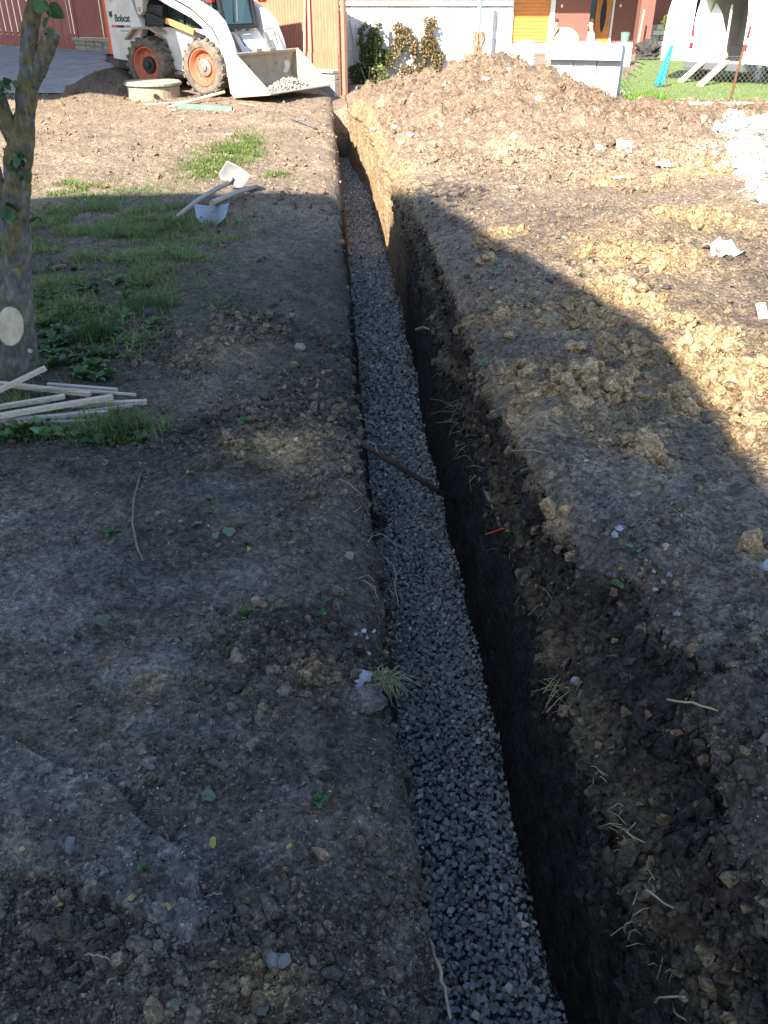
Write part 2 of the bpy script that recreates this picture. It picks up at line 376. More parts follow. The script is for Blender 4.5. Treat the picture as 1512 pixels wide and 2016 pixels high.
def surf(x, y, side):
    """returns z, clod strength and masks for the surface left (side 0) or right (side 1) of the trench"""
    xc, d = cam_xy(x, y); near = 1 - sstep(7, 16, d); mid = 1 - sstep(16, 30, d)
    z = base_far(xc, d)
    clay = blobs(x, y, CLAY) * (0.55 + 0.9 * n2(x, y, 9, 4, 30)); clay = np.clip(clay * 1.5, 0, 1)
    clod = blobs(x, y, CLODS); pale = np.clip(blobs(x, y, PALE) * (0.75 + 1.1 * n2(x, y, 14, 4, 31)), 0, 1)
    lime = np.clip(blobs(x, y, LIME) * (0.8 + 0.9 * n2(x, y, 4, 4, 33)) * 1.3, 0, 1)
    if side == 0:
        z = z + 0.035 * n2(x, y, 1.1, 3, 1) * mid + 0.016 * n2(x, y, 4.5, 4, 2) * mid
        z = z + 0.05 * np.exp(-((xc + 2.2) / 1.2) ** 2 - ((d - 4.5) / 1.6) ** 2)      # the grassed strip
        z = z + 0.10 * np.exp(-((xc + 1.2) / 1.0) ** 2 - ((d - 13.2) / .7) ** 2) * (1 + n2(x, y, 3, 3, 3))
        z = z + 0.30 * np.exp(-((xc + 5.0) / .55) ** 2 - ((d - 16.6) / 1.3) ** 2) * (1 + .5 * n2(x, y, 2, 3, 4))   # dark soil behind the loader
        ins = inside(x, y, CRW); ed = seg_dist(x, y, CRW); cr = np.where(ins, sstep(0, .012, ed), 0)
        jag = 1 + 0.0 * x
        z = z + 0.024 * cr * jag - 0.008 * np.where(~ins, np.exp(-ed / .05), 0)
        pale = np.maximum(pale, cr * np.exp(-ed / .10) * (0.55 + 0.6 * n2(x, y, 10, 4, 35)))
        clod = clod * (1 - 0.6 * cr) + 0.22
        el = edge_l(y); u = el - x
        z = z - (0.085 + .05 * n2(y, x * 0, 4.0, 3, 16)) * np.exp(-np.clip(u, 0, 9) / 0.05) - .025 * np.exp(-np.clip(u, 0, 9) / .2)
    else:
        u = x - edge_r1(y)
        up = interp(d, [0, 1, 1.7, 2.5, 4, 6, 8, 11, 14, 15.5], [.27, .27, .28, .29, .30, .22, .12, .16, .25, .1])
        fall = interp(u, [0, .5, 1.2, 2.2, 3.5, 6], [1, 1.08, 1.12, .95, .7, .3])
        z = z + up * fall * (1 - sstep(14.0, 16, d))
        z = z + 0.66 * np.exp(-(np.abs(xc - 1.5) / np.where(xc < 1.5, 1.0, 1.25)) ** 2.0 - (np.abs(d - 12.5) / np.where(d < 12.5, 2.5, 1.1)) ** 2)
        z = z + 0.18 * np.exp(-((xc - .35) / .7) ** 2 - ((d - 13.8) / 1.2) ** 2) + .22 * np.exp(-((xc - 2.9) / .9) ** 2 - ((d - 10.0) / 1.3) ** 2) + .12 * np.exp(-((xc - 1.6) / 1.0) ** 2 - ((d - 9.4) / 1.2) ** 2)
        z = z + 0.14 * np.exp(-((xc - 1.55) / .45) ** 2 - ((d - 5.3) / .7) ** 2) + .12 * np.exp(-((xc - 3.0) / .5) ** 2 - ((d - 6.6) / 1) ** 2) + .2 * lime * sstep(2, 4, xc)
        z = z + (0.05 * n2(x, y, 1.4, 4, 11) + 0.022 * n2(x, y, 5, 4, 12)) * mid
        hp = sstep(7.5, 10, d) * (1 - sstep(14, 15.5, d))
        z = z + (.22 * np.abs(n2(x, y, 1.6, 5, 13, .62)) + .07 * np.abs(n2(x, y, 6.5, 4, 17, .6))) * hp - .05 * hp
        z = z + .045 * np.abs(n2(x, y, 4.0, 5, 18, .6)) * sstep(2.2, 3.5, d) * (1 - hp)
        z = z - 0.055 * np.exp(-np.clip(u, 0, 9) / 0.05)
        clod = clod + .25 + .75 * sstep(7.5, 9.5, d) * (1 - sstep(14.5, 17, d)) + .4 * lime
    clod = np.clip(clod, 0, 1) * mid
    ca = np.clip(clod * (0.65 + 1.0 * n2(x, y, 3.3, 3, 40)), 0.04, 1.2)
    big = sstep(5, 10, d)
    dz = 0.034 * lumps(x, y, .11, 51, density=.5) * ca * (1 + .9 * big) + 0.026 * lumps(x + .3, y + .1, .062, 52, density=.75) * (ca * .9 + .05)
    dz = dz + (0.013 * lumps(x, y, .03, 53) * (ca * .75 + .18) + 0.006 * lumps(x, y, .016, 54) * (ca * .5 + .4)) * (1 - sstep(3, 5, d))
    dz = dz + .05 * lumps(x + .7, y, .36, 55, density=.5) * sstep(8, 9.5, d) * (1 - sstep(14.5, 16, d)) * side
    dz = dz + .008 * n2(x, y, 25, 4, 14, .6) * near + .035 * (.35 - np.abs(n2(x, y, 3.2, 5, 15, .6))) * sstep(6, 8, d) * (1 - side)
    z = z + dz * mid
    return z, dict(clay=clay, clod=ca, pale=pale, lime=lime, dz=dz)
def soil_color(x, y, z, mk, side):
    xc, d = cam_xy(x, y); c = np.zeros(x.shape + (3,))
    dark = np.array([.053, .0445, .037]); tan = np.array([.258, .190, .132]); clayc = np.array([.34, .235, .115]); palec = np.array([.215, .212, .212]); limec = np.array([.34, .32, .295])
    dry = 0.12 + 0.66 * sstep(5, 9, d) + .26 * n2(x, y, 1.7, 4, 60) + .18 * n2(x, y, 7, 5, 61, .6)  # tan past the house shadow: sunlit tone put into the colour, plus random dryness
    if side: dry = dry + .03 + .25 * sstep(2.3, 4.2, d) * (1 - sstep(5, 9, d))  # the sunlit right bank also gets a paler colour
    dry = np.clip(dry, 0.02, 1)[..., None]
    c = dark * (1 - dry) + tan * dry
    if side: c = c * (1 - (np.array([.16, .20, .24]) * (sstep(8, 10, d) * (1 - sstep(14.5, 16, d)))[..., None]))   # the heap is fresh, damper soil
    for k, col, s in (('clay', clayc, .85), ('pale', palec, .42), ('lime', limec, .9)):
        m_ = (mk[k] * s)[..., None]; c = c * (1 - m_) + col * m_
    # the clods themselves differ: some crumbs are paler, some darker
    v = 1 + .30 * n2(x, y, 22, 3, 62) + .22 * n2(x, y, 60, 2, 63)
    # grass-stained, trodden strip on the left
    if side == 0:
        g_ = np.exp(-((xc + 1.75) / .75) ** 2 - ((d - 5.1) / 1.9) ** 2) + .8 * np.exp(-((xc + 1.9) / .5) ** 2 - ((d - 9.4) / 1.3) ** 2)
        g_ = np.clip(g_ * .55 * (.7 + n2(x, y, 5, 3, 64)), 0, .6)[..., None]
        c = c * (1 - g_) + np.array([.055, .06, .03]) * g_
    # soil at the back left is dark and fresh
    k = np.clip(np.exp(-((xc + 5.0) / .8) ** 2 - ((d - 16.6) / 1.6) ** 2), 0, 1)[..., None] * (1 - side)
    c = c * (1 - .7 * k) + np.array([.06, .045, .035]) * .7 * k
    return np.clip(c * v[..., None], .01, .9)

# rows
ys = [-90, -40, -20, -10, -6, -4, -3, -2.2, -1.7, -1.5, -1.47]
y_ = -1.3
while y_ < 15.36:
    ys.append(y_); y_ += 0.03 if y_ < .3 else max(.0068, .0052 * y_)
ys += [15.36, 15.38, TEND, 15.425, 15.46]
y_ = 15.55
while y_ < 40: ys.append(y_); y_ += .012 * y_ if y_ < 24 else .03 * y_
ys += [44, 50, 60, 80, 120, 200, 400, 900]
Yr = np.array(ys); NR = len(Yr)
def outer(w0): return list(w0 * (1.12 ** np.arange(1, 24))) + [150, 400, 900]
NL, NRt, NWL, NFL, NW1, NW2 = 330, 350, 52, 8, 74, 46
WL = .95 + .47 * np.clip(Yr, 0, 40); WR = .75 + .60 * np.clip(Yr, 0, 40)
xl, x0, x1 = edge_l(Yr), edge_r0(Yr), edge_r1(Yr)
dep = sstep(-1.5, -1.47, Yr) * (1 - sstep(TEND, TEND + .03, Yr))
cols, sid = [], []
def grow(Wv):   # extra columns to the horizon, as multiples of the strip width
    return [Wv * (1.13 ** k) for k in range(1, 22)] + [np.maximum(Wv * 16, 200.) , np.full(NR, 900.)]
Lx = [xl - g for g in reversed(grow(WL))] + [xl - WL * t for t in np.linspace(1, 0, NL)]
Rx = [x1 + WR * t for t in np.linspace(0, 1, NRt)] + [x1 + g for g in grow(WR)]
Lx, Rx = np.array(Lx).T, np.array(Rx).T
LY, RY = np.repeat(Yr[:, None], Lx.shape[1], 1), np.repeat(Yr[:, None], Rx.shape[1], 1)
Lz, Lm = surf(Lx, LY, 0); Rz, Rm = surf(Rx, RY, 1)
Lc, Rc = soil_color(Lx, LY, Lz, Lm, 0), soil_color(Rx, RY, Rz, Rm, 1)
# left wall, floor, right wall
dp = dep[:, None]
t = np.linspace(0, 1, NWL + 2)[None, 1:-1]; xbl = interp(Yr, [0, 2, 6, 16], [.20, .185, .16, .15])[:, None]
zl = Lz[:, -1:]
ZF = ZG - .05
Wx = xl[:, None] + (xbl - xl[:, None]) * t ** 1.1; Wz = zl * (1 - t) + ZF * t
Wy = np.repeat(Yr[:, None], NWL, 1)
q = np.stack([Wx * 0, Wy, Wz], -1)
env = np.sin(np.pi * np.clip(t, .02, 1) ** .6) ** .6
Wx = Wx + (0.035 * fbm(q * [1, 3.2, 2.2], 4, 70) + .016 * fbm(q * [1, 11, 6], 4, 71) + .007 * fbm(q * [1, 40, 14], 3, 72)) * env
Wz = zl + (Wz - zl) * dp
Fx = xbl + (x0[:, None] - .03 - xbl) * np.linspace(0.02, .98, NFL)[None]; Fy = np.repeat(Yr[:, None], NFL, 1)
zr = Rz[:, :1]
lin = np.linspace(0, 1, NFL)[None]
Fz = (zl * (1 - lin) + zr * lin) * (1 - dp) + ZF * dp
t1 = np.linspace(0, 1, NW1)[None]; t2 = np.linspace(0, 1, NW2 + 1)[None, 1:-1]
xr_, xt = x0[:, None], x1[:, None]
Ax = xr_ - .03 * (1 - t1); Az = ZF + (0.0 - ZF) * t1
Bx = xr_ + (xt - xr_) * t2 ** .75; Bz = zr * t2
Sx = np.concatenate([Ax, Bx], 1); Sz = np.concatenate([np.repeat(Az, NR, 0) if Az.shape[0] == 1 else Az, Bz], 1)
Sy = np.repeat(Yr[:, None], Sx.shape[1], 1)
q = np.stack([Sx * 0, Sy, Sz], -1)
hz = sstep(-.75, -.1, Sz); lw = 1 - sstep(.0, .22, Sz) * .35
amp = (0.42 + .58 * hz) * (1 - sstep(14.6, 15.3, Sy))
Sx = Sx + (0.060 * fbm(q * [1, 3.4, 2.4], 4, 80) + .020 * fbm(q * [1, 16, 1.3], 3, 87) + .028 * fbm(q * [1, 8.5, 5], 4, 81) + .012 * fbm(q * [1, 30, 16], 4, 82)) * amp * np.minimum(1, (zr - Sz) / .06 + .15)
# scoops and ledges of the bucket on the near part of the face
gouge = np.clip(fbm(q * [1, 5.5, 1.6] + 3.3, 3, 83), 0, 1) * .14 * sstep(-.2, .1, Sz) * (1 - sstep(2.4, 3.4, Sy))
Sx = Sx + gouge
cl = lumps(Sy, Sz * 1.0, .09, 84, density=.6) * .030 + lumps(Sy + 1, Sz, .045, 85, density=.7) * .014
Sx = Sx - cl * sstep(-.35, .0, Sz) * np.minimum(1, (zr - Sz) / .05 + .1)
Sx = Sx - .035 * np.exp(-((Sz - .0) / .035) ** 2) * (.5 + .9 * fbm(q * [1, 6, 1], 3, 86))      # the old turf line stands proud
lin2 = np.concatenate([np.linspace(.2, 1, Sx.shape[1])])[None]
Sz = (zl * (1 - lin2) + zr * lin2) * (1 - dp) + Sz * dp
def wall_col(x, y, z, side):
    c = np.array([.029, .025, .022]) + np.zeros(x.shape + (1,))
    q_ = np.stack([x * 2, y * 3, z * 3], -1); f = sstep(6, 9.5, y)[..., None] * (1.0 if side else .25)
    c = c * (1 - f) + np.array([.31, .215, .125]) * f  # far wall's sunlit tan put into the colour, mostly on the right
    br = np.clip(fbm(q_ * 1.2, 4, 90) * 1.6, 0, 1)[..., None] * sstep(-.5, .1, z)[..., None]
    c = c * (1 - .45 * br) + np.array([.065, .048, .032]) * .45 * br
    st = (np.exp(-((z - .02) / .05) ** 2) * (.4 + .6 * fbm(q_ * 5, 3, 91)))[..., None] * .7
    c = c * (1 - np.clip(st, 0, 1)) + np.array([.12, .09, .05]) * np.clip(st, 0, 1)
    return np.clip(c * (1 + .35 * fbm(q_ * 9, 4, 92))[..., None], .008, .6)
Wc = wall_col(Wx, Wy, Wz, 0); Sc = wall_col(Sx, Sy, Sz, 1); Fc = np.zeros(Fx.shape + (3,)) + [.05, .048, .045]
kb = np.clip(1 - (zr - Sz) / .065 + .5 * fbm(np.stack([Sy * 9, Sz * 9, Sz * 0], -1), 3, 93), 0, 1)[..., None] * .85
Sc = Sc * (1 - kb) + Rc[:, :1] * kb
kb = np.clip(1 - (zl - Wz) / .16 + .5 * fbm(np.stack([Wy * 9, Wz * 9, Wz * 0], -1), 3, 94), 0, 1)[..., None] * .85
Wc = Wc * (1 - kb) + Lc[:, -1:] * kb
out = (1 - dp)[..., None] * np.ones(3)
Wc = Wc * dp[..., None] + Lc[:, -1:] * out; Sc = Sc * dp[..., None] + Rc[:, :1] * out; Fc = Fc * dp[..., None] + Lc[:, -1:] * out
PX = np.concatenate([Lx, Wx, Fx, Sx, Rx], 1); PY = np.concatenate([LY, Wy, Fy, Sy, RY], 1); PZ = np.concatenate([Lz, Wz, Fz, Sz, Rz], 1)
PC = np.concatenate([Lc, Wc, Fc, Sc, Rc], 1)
NC = PX.shape[1]
P = np.stack([PX, PY, PZ], -1)
# beyond the worked ground the lawn and the yard lie on top as their own sheets
idx = np.arange(NR * NC).reshape(NR, NC)
quads = np.stack([idx[:-1, :-1], idx[:-1, 1:], idx[1:, 1:], idx[1:, :-1]], -1).reshape(-1, 4)
M_SOIL = soilmat('soil')
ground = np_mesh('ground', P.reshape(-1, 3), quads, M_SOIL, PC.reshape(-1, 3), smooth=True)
tagged(ground, 'bare dug-over dark soil with a long narrow trench cut through it', 'ground', kind='structure')
# normals and area of the sheet, for laying things on it
du = np.gradient(P, axis=1); dv = np.gradient(P, axis=0); NN = np.cross(du, dv); AR = np.linalg.norm(NN, axis=-1); NN = NN / (AR[..., None] + 1e-12)
cL, cW, cF, cS = Lx.shape[1], NWL, NFL, Sx.shape[1]
SEG = {'L': slice(0, cL), 'W': slice(cL, cL + cW), 'S': slice(cL + cW + cF, cL + cW + cF + cS), 'R': slice(cL + cW + cF + cS, NC)}
MK = {k: np.concatenate([Lm[k], np.zeros((NR, cW + cF + cS)), Rm[k]], 1) for k in Lm}
XC, DD = cam_xy(PX, PY)
VIEW = (DD > .55) & (np.abs(XC) < .58 + .56 * DD)
def zat(x, y):
    """height of the sheet at a place on either bank"""
    r_ = int(np.argmin(np.abs(Yr - y)))
    row = np.concatenate([Lx[r_], Rx[r_]]); zz = np.concatenate([Lz[r_], Rz[r_]])
    return float(np.interp(x, row, zz))
def on(px, py, z0=0.0, it=6):
    """place where the sight line of a pixel meets the banks"""
    z = z0
    for _ in range(it):
        p = G(px, py, z); z = .5 * z + .5 * zat(p.x, p.y)
    p = G(px, py, z); p.z = zat(p.x, p.y); return p
def pick(wt, n):
    wv = (wt * AR).ravel(); c = np.cumsum(wv); k = np.searchsorted(c, rng.random(n) * c[-1]); k = np.clip(k, 0, NR * NC - 1)
    return k
# ================================================================== shared materials
M_WHITE = mat('white_paint', (.62, .62, .61), .4, var=.06, scale=4)
M_LOAD = mat('loader_paint', (.66, .66, .65), .45, scale=2.6, col2=(.50, .46, .41))
M_CREAM = mat('wall_block', (.60, .59, .56), .9, var=.07, scale=9, bump=.002)
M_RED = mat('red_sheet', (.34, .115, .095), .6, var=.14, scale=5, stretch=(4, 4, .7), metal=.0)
M_RED_LIT = mat('sunlit_red_sheet', (.40, .165, .10), .6, var=.18, scale=5, stretch=(4, 4, .7))  # paler copy of the red sheet with sunlight put into its colour
M_STONE = mat('plinth_stone', (.30, .27, .23), .9, var=.3, scale=14, bump=.004, bscale=60)
M_RUST = mat('rusty_steel', (.17, .075, .04), .8, var=.4, scale=30, bump=.001)
M_BLACK = mat('black_plastic', (.018, .018, .02), .5, var=.2)
M_TYRE = mat('dusty_tyre', (.055, .048, .042), .85, var=.5, scale=9, col2=(.20, .165, .125))
M_ORANGE = mat('orange_rim', (.46, .07, .035), .55, var=.12, scale=12, col2=(.42, .14, .07))
M_STEEL = mat('worn_steel', (.30, .28, .26), .45, metal=.7, var=.25, scale=18)
M_BUCKET = mat('dusty_bucket', (.24, .21, .175), .75, scale=5, col2=(.40, .31, .20))
M_GLASS = mat('cab_glass', (.05, .10, .09), .08, var=.05, spec=.5)
M_WOOD = mat('new_pine', (.62, .47, .29), .75, var=.14, scale=6, stretch=(1, 14, 14))
M_GREYWOOD = mat('weathered_wood', (.33, .29, .25), .85, var=.25, scale=7, stretch=(1, 16, 16))
M_LIGHTGREY = mat('concrete_block', (.38, .40, .43), .9, var=.08, scale=15, bump=.002)
M_CONC = mat('concrete', (.36, .32, .27), .9, var=.16, scale=9, bump=.003, bscale=60)
M_GREEN = mat('green_paint', (.13, .23, .17), .8, var=.3, scale=10)
M_REDLAMP = mat('red_lamp', (.55, .02, .03), .25, var=.1)
M_DARKBRICK = mat('brown_brick', (.20, .085, .065), .85, var=.45, scale=13, stretch=(1.2, 1.2, 9), bump=.01, bscale=18)
M_DOORWOOD = mat('orange_wood', (.50, .19, .045), .5, var=.22, scale=4, stretch=(1, 1, 11))

# ================================================================== the house at the photographer's back (casts the big shadow)
HY = -2.5
hs = empty('house', (-8, HY, 0), 0, 'rendered two-storey house with clipped gable roof behind the near end of the trench', 'house')
def back(px, py, z0):           # roof edge that throws its shadow on this spot
    s_ = on(px, py, z0); return s_ - SD * ((s_.y - HY) / SD.y)
RZ = sum(back(x_, y_, 0).z for x_, y_ in ((185, 404), (241, 390), (324, 378), (398, 377), (509, 378), (667, 385))) / 6
e1, e2, e3 = back(850, 392, .1), back(1010, 490, .28), back(1300, 655, .3)
prof = [(-18.0, e3.z), (-15.0, RZ), (e1.x - .9, RZ), (e1.x, e1.z), (e2.x, e2.z), (e3.x, e3.z)]
dbg('house profile', [tuple(round(q, 2) for q in p_) for p_ in prof])
loc = lambda l: [(x + 8, z) for x, z in l]
MB().prism(loc(prof + [(e3.x - .12, e3.z - .18), (-8.5, e3.z - .1), (-17.8, e3.z - .18)]), -10.5, 0.0).skew(.09).build('roof', mat('roof_tile', (.16, .07, .05), .8, var=.3, scale=9, stretch=(1, 8, 8)), hs)
MB().box(-9.4, e3.x + 8 - .45, -10.0, -.45, -.4, e3.z - .05).skew(.09).build('wall', mat('render', (.30, .28, .25), .9, var=.08, scale=5, bump=.002), hs)
for i, (x, z) in enumerate([(4.2, 1.0), (1.0, 1.0), (-3, 1.0)]):
    wdw = MB().box(x - .6, x + .6, -.47, -.40, z, z + 1.3).build('window', M_WHITE, hs)
    MB().box(x - .5, x - .04, -.41, -.385, z + .1, z + 1.2).box(x + .04, x + .5, -.41, -.385, z + .1, z + 1.2).build('pane', M_GLASS, wdw)
# open shed added out of view at the left, shaped to shade the yard
SHZ = 4.6
def up(xc, d, z): q_ = CW(xc, d, z) + SD * ((SHZ - z) / SD.z); return Vector(cam_xy(q_.x, q_.y))
c1, c2, c3 = up(-4.25, 15.45, .1), up(-3.58, 16.1, .7), up(-3.65, 16.6, 1.6)
sh = empty('shade_shed', CW(c1.x, c1.y, 0), -YAW, 'added open-sided shed out of view with a flat roof shaped to shade the yard', 'shed')
MB().prism([(-14, .1), (0, 0), (c2.x - c1.x, c2.y - c1.y), (c3.x - c1.x, c3.y - c1.y), (c3.x - c1.x + .1, 13), (-14, 13)], SHZ, SHZ + .14, 'z').build('roof', M_STEEL, sh)
for x, y in ((-2.5, .5), (-13.7, .4), (-13.7, 12.7), (-8.5, .4)):
    MB().box(x - .1, x + .1, y - .1, y + .1, -.2, SHZ).build('post', M_GREYWOOD, sh)

# ================================================================== yard pavement, lawn, path
def sheet(name, poly, m, n=60, lift=.02, tint=None, edge=.12, seed=3, kind='structure', label=None):
    """a ground cover patch draped over the far ground, poly in camera-frame metres"""
    xs = [p[0] for p in poly]; yv = [p[1] for p in poly]
    gx, gy = np.meshgrid(np.linspace(min(xs), max(xs), n), np.linspace(min(yv), max(yv), n))
    gx2 = gx + edge * n2(gx, gy, 1.3, 3, seed); gy2 = gy + edge * n2(gx, gy, 1.3, 3, seed + 1)
    pl = [Vector((a, b, 0)) for a, b in poly]; ins = inside(gx2, gy2, pl)
    z = base_far(gx, gy) + lift
    vw = np.stack([gx * RH.x + gy * FH.x, gx * RH.y + gy * FH.y, z], -1).reshape(-1, 3)
    ii = np.arange(n * n).reshape(n, n)
    f = np.stack([ii[:-1, :-1], ii[:-1, 1:], ii[1:, 1:], ii[1:, :-1]], -1)
    ok = ins[:-1, :-1] & ins[:-1, 1:] & ins[1:, 1:] & ins[1:, :-1]
    o = np_mesh(name, vw, f[ok], m, None if tint is None else np.tile(tint, (n * n, 1)), smooth=True)
    return tagged(o, label, kind=kind)
M_ASPH = mat('yard_paving', (.36, .35, .345), .9, var=.25, scale=3, bump=.01, bscale=25)
sheet('yard_pavement', [(-22, 15.6), (-5.2, 15.95), (-4.9, 17.2), (-5.6, 19), (-6.2, 21.6), (-10.4, 25.4), (-22, 34)], M_ASPH, 230, .05, edge=.3, label='worn grey paving of the yard in front of the red gate')
M_LAWN = mat('lawn_turf', (.10, .17, .035), .9, var=.35, scale=3, bump=.02, bscale=30, col2=(.17, .22, .06))
sheet('lawn', [(4.6, 21.5), (30, 20.5), (40, 46), (11.5, 43), (8.8, 33), (6.0, 26)], M_LAWN, 90, .04, edge=.4, label='mown sunlit lawn around the white van')
sheet('concrete_path', [(3.6, 20.2), (4.3, 19.0), (9.6, 21.8), (7.8, 24.0), (6.0, 29), (3.0, 30)], M_CONC, 60, .07, edge=.05, label='pale concrete path running past the block pallet to the house')

# ================================================================== red sheet fence
FA, FB = Vector((-.75, 17.7)), Vector((-10.5, 25.2)); FD = (FB - FA).normalized(); FL = (FB - FA).length
fang = math.atan2(FD.y, FD.x)
def fz(s): c = FA + FD * s; return float(base_far(np.array(c.x), np.array(c.y)))
p = CW(FA.x, FA.y, 0); fence = empty('metal_fence', p, fang - YAW, 'red corrugated sheet metal fence on a stone plinth behind the loader', 'fence')
def corr(s0, s1, z0, z1, m, name, pitch=.072, dep=.016, off=0.0, slit=0, parent=None):
    b = MB(); n = max(2, int((s1 - s0) / pitch)); xs = []
    for k in range(n):
        a = s0 + (s1 - s0) * k / n; w_ = (s1 - s0) / n
        xs += [(a, 0), (a + w_ * .35, 0), (a + w_ * .5, dep), (a + w_ * .85, dep)]
    xs.append((s1, 0)); k0 = len(xs); v = []
    for z in (z0, z1): v += [(x, off + y, z) for x, y in xs]
    b.add(v, [(i, i + 1, k0 + i + 1, k0 + i) for i in range(k0 - 1)])
    b.add([(x, y + .002, z) for x, y, z in v], [(i + 1, i, k0 + i, k0 + i + 1) for i in range(k0 - 1)])
    return b.build(name, m, parent, fix=False)
FT = 2.18
s = 0.14
while s < 5.4:                              # sunlit stretch, each sheet a part of its own
    e = min(s + .93, 5.45)
    corr(s, e - .012, .62 + .05 * s / 2, FT + .05 * s, M_RED_LIT, 'sheet', off=-.005 * (int(s * 3) % 2), parent=fence)
    if not (1.9 < s < 3.3): corr(s, e - .012, .36 + .05 * s, .63 + .05 * s / 2, M_RED_LIT, 'lower_sheet', pitch=.06, off=.025, parent=fence)
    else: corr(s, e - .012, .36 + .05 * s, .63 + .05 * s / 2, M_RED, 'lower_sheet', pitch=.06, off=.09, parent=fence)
    s = e
MB().bar((0, -.02, .655), (5.4, -.02, .655 + .13), .035, .05).build('rail', M_RED, fence)
MB().bar((0, .06, FT - .25), (5.4, .06, FT), .035, .05).build('rail', M_RED, fence)
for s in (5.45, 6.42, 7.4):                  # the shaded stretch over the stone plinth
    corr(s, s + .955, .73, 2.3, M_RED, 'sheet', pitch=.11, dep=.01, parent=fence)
s = 0.1; k = 0
while s < 8.3:                              # plinth stones
    e = min(s + rnd.uniform(.28, .46), 8.35); g = fz(s); top = .36 + .05 * s if s < 5.4 else .72
    o = MB().box(s + .004, e - .006, -.02 - rnd.random() * .02, .2, g - .15, (g + top) / 2 + rnd.uniform(-.03, .03)).build('plinth_stone', M_STONE, fence, bevel=.012)
    zz = o.data.vertices[4].co.z
    MB().box(s + .003 + rnd.random() * .04, e - .004, -.015 - rnd.random() * .02, .2, zz + .006, top - .055).build('plinth_stone', M_STONE, fence, bevel=.012)
    s = e
s = .1
while s < 8.3:
    e = min(s + 1.2, 8.35); tp = (lambda q: .36 + .05 * q if q < 5.4 else .72)(s)
    MB().box(s + .004, e - .006, -.06, .24, tp - .05, tp + .0).build('coping_slab', M_CONC, fence, bevel=.006); s = e
for s, w_ in ((0.0, .07), (2.9, .05), (5.42, .06), (8.42, .09)):
    MB().box(s - w_ / 2, s + w_ / 2, -.035, .045, fz(s) - .2, FT + .06 * s + .05).build('post', M_RED_LIT if s == 0 else M_RED, fence, bevel=.004)
MB().bar((.09, .03, -.1), (.09, .03, 2.0), .03, .03).build('rusty_upright', M_RUST, fence)
# gate leaves at the far left of the fence
gp = FA + FD * 8.5; p = CW(gp.x, gp.y, fz(8.5)); gate = empty('yard_gate', p, fang - YAW, 'red slatted metal yard gate with gaps of light between its boards', 'gate')
x = .06
for k in range(14):
    w_ = .30 if k < 7 else .20; gap = .045 if k in (0,) else (.02 if k < 5 else .08)
    if k: MB().box(x, x + w_, 0, .022, .22, 2.1).build('board', M_RED, gate)
    else: MB().box(x, x + .09, 0, .022, .22, 2.1).build('board', M_RED, gate); w_ = .09
    x += w_ + gap
MB().bar((.03, -.03, .34), (x, -.03, .34), .04, .05).build('gate_rail', M_RED, gate)
MB().bar((.03, -.03, 1.9), (x, -.03, 1.9), .04, .05).build('gate_rail', M_RED, gate)
corr(.06, x, .03, .30, M_RED, 'kick_sheet', pitch=.12, off=.03, parent=gate)
# battens leaning on the fence
for k, (s0, s1, l, lab) in enumerate(((.95, .86, 2.2, 'thin pale batten leaning on the red fence'), (.78, .80, 2.3, 'thicker tan batten leaning on the red fence'))):
    a = FA + FD * s0; nrm = Vector((-FD.y, FD.x)) * (1 if (-FD.y * 0 + FD.x * -1) > 0 else 1)
    a2 = a - Vector((FD.y, -FD.x)) * -.22 * (-1); b2 = FA + FD * s1
    A = CW(a2.x, a2.y, .28 if k == 0 else .30); B = CW(b2.x, b2.y, 2.2)
    side = Vector((FD.y, -FD.x)); toward = side if side.y < 0 else -side
    A = CW(a.x + toward.x * .13, a.y + toward.y * .13, .33); B = CW(b2.x + toward.x * .045, b2.y + toward.y * .045, 2.25)
    tagged(MB().bar(A, B, .03 + .012 * k, .025).build('batten', M_WOOD if k else M_GREYWOOD), lab, 'batten')

# ================================================================== white block wall with creepers
wall = empty('block_wall', CW(-1.5, 19.4, 0), -YAW, 'whitewashed concrete block wall with a coping behind the spoil heap', 'wall')
bz = -.6; r_ = 0
while bz < 1.30:
    x = 0 if r_ % 2 else -.2
    while x < 4.1:
        e = min(x + .40, 4.12); x0_ = max(x, 0)
        if e - x0_ > .05: MB().box(x0_ + .004, e - .004, rnd.uniform(-.004, .004), .2, bz + .003, bz + .196).build('block', M_CREAM, wall)
        x = e
    bz += .2; r_ += 1
MB().box(0.01, 4.10, .015, .19, -.7, bz - .004).build('mortar', M_CONC, wall)
x = 0
while x < 4.1: MB().box(x + .003, min(x + .82, 4.18) - .003, -.06, .26, bz, bz + .075).build('coping_slab', M_CREAM, wall, bevel=.008); x += .82
LEAFB = [(np.array([(0, 0, 0), (.32, .5, .06), (0, 1, 0), (-.32, .5, .06)], float), np.array([(0, 1, 2), (0, 2, 3)])), (np.array([(0, 0, 0), (.42, .42, .1), (.1, 1, -.05), (-.36, .6, .1)], float), np.array([(0, 1, 2), (0, 2, 3)]))]
M_LEAF = leafmat('leaf')
M_BARKD = mat('dark_stem', (.09, .065, .04), .9, var=.3, scale=30)
